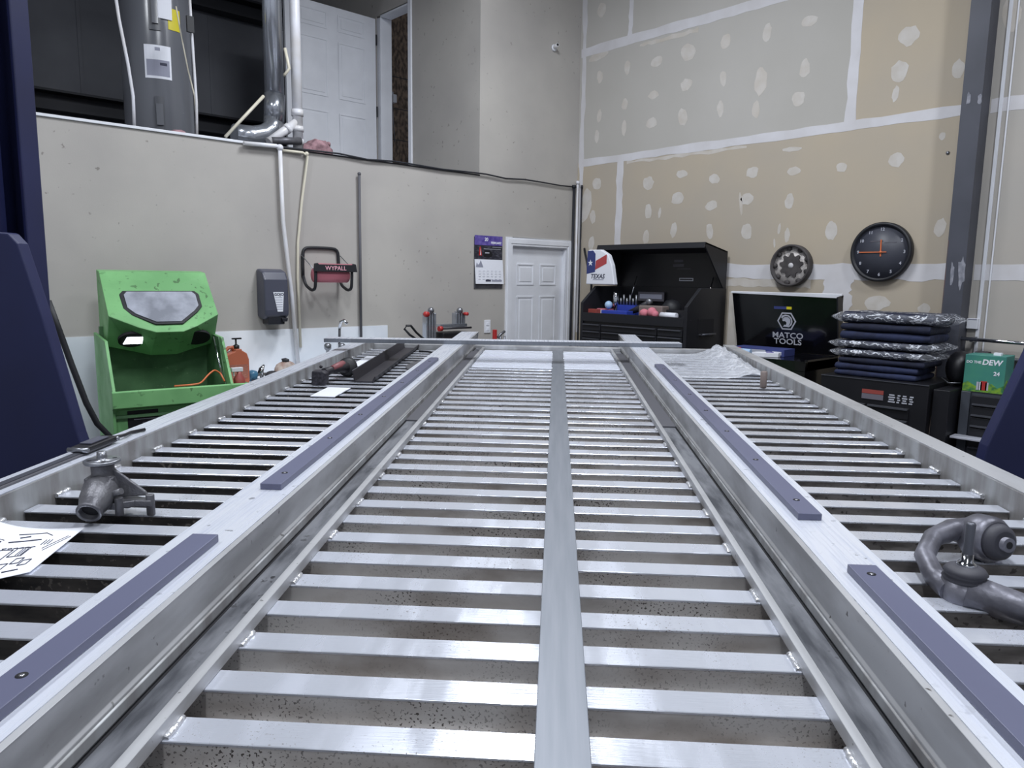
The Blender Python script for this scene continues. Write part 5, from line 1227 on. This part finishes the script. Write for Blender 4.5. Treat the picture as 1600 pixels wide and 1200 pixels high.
# upright peg
solo(B('rust').lathe([(0.013, 0.0), (0.015, 0.01), (0.016, 0.075), (0.012, 0.08), (0.0, 0.08)], n=20), 'metal_peg', 'short brown metal peg standing on the right slats near the far rail', 'peg', mw=bedmw(0.985, 3.50, 0.0))
# control arm
t = thing('control_arm', 'worn suspension control arm with ball joint lying on the right slats', 'control arm', mw=bedmw(-0.036, -0.072, -0.012))
mt = 'cast_steel'
# apex (ball joint) and arms
BJ = Vector((0.757, 1.33, 0.035)); bush = Vector((0.895, 1.52, 0.055)); 
b = B(mt)
b.tube([BJ + Vector((-0.02, 0.0, -0.01)), Vector((0.732, 1.38, 0.03)), Vector((0.742, 1.44, 0.045)), Vector((0.785, 1.50, 0.06)), Vector((0.84, 1.54, 0.062)), Vector((0.88, 1.545, 0.058))], [0.021, 0.019, 0.018, 0.018, 0.022, 0.03], 16)
b.tube([BJ + Vector((0.0, -0.01, -0.005)), Vector((0.83, 1.275, 0.02)), Vector((0.90, 1.21, 0.012)), Vector((1.0, 1.12, 0.012)), Vector((1.06, 1.04, 0.02))], [0.032, 0.026, 0.021, 0.022, 0.03], 16)
b.lathe([(0.030, -0.034), (0.035, -0.02), (0.034, 0.012), (0.0, 0.012)], BJ, n=28)
b.build('arm_body', t)
ax = Vector((0.25, -1.0, 0.12)).normalized()
b = B(mt).tube([bush + ax * -0.035, bush + ax * -0.02, bush + ax * 0.015, bush + ax * 0.03], [0.036, 0.045, 0.046, 0.038], 28); b.build('bushing_housing', t)
B('dirt_rubber').tube([bush + ax * 0.028, bush + ax * 0.040, bush + ax * 0.048], [0.037, 0.034, 0.024], 28).build('rubber_bushing', t)
B(mt).tube([bush + ax * -0.05, bush + ax * 0.058], 0.014, 20).build('bushing_sleeve', t); B('hole').tube([bush + ax * 0.0582, bush + ax * 0.0588], 0.007, 16).build('sleeve_bore', t)
B('dirt_rubber').lathe([(0.033, 0.010), (0.036, 0.016), (0.031, 0.021), (0.035, 0.027), (0.030, 0.034), (0.018, 0.040), (0.0, 0.040)], BJ, n=28).build('rubber_boot', t)
B('chrome').lathe([(0.018, 0.038), (0.014, 0.044), (0.010, 0.047), (0.0095, 0.06), (0.0, 0.06)], BJ, n=20).build('boot_cap', t)
B('edge').lathe([(0.0085, 0.05), (0.009, 0.062), (0.0075, 0.07), (0.0078, 0.112), (0.006, 0.116), (0, 0.116)], BJ, n=16).build('threaded_stud', t)
B(mt).tube([Vector((1.06, 1.00, 0.035)), Vector((1.06, 1.08, 0.035))], 0.035, 24).build('bushing_housing', t)

# ================================================================= CEILING LAMPS
PLACES = ('above the far end of the bed frame', 'above the camera side of the bed frame', 'above the right side of the shop', 'above the left blue lift post', 'farthest back behind the camera')
for (x, y, z, r, wt), where in zip(LAMPS, PLACES):
    t = thing('high_bay_lamp', 'white high bay ceiling lamp ' + where, 'lamp', (x, y, z), math.radians(r), 'ceiling tube lamps')
    B('lamp_body').box(-0.62, 0.62, -0.18, 0.18, 0.0, 0.05).build('lamp_housing', t, 0.004)
    for s in (-0.5, 0.5): B('steel').cyl((s, 0, 0.05), (s, 0, 5.6 - z), 0.004, 8).build('hanger', t)
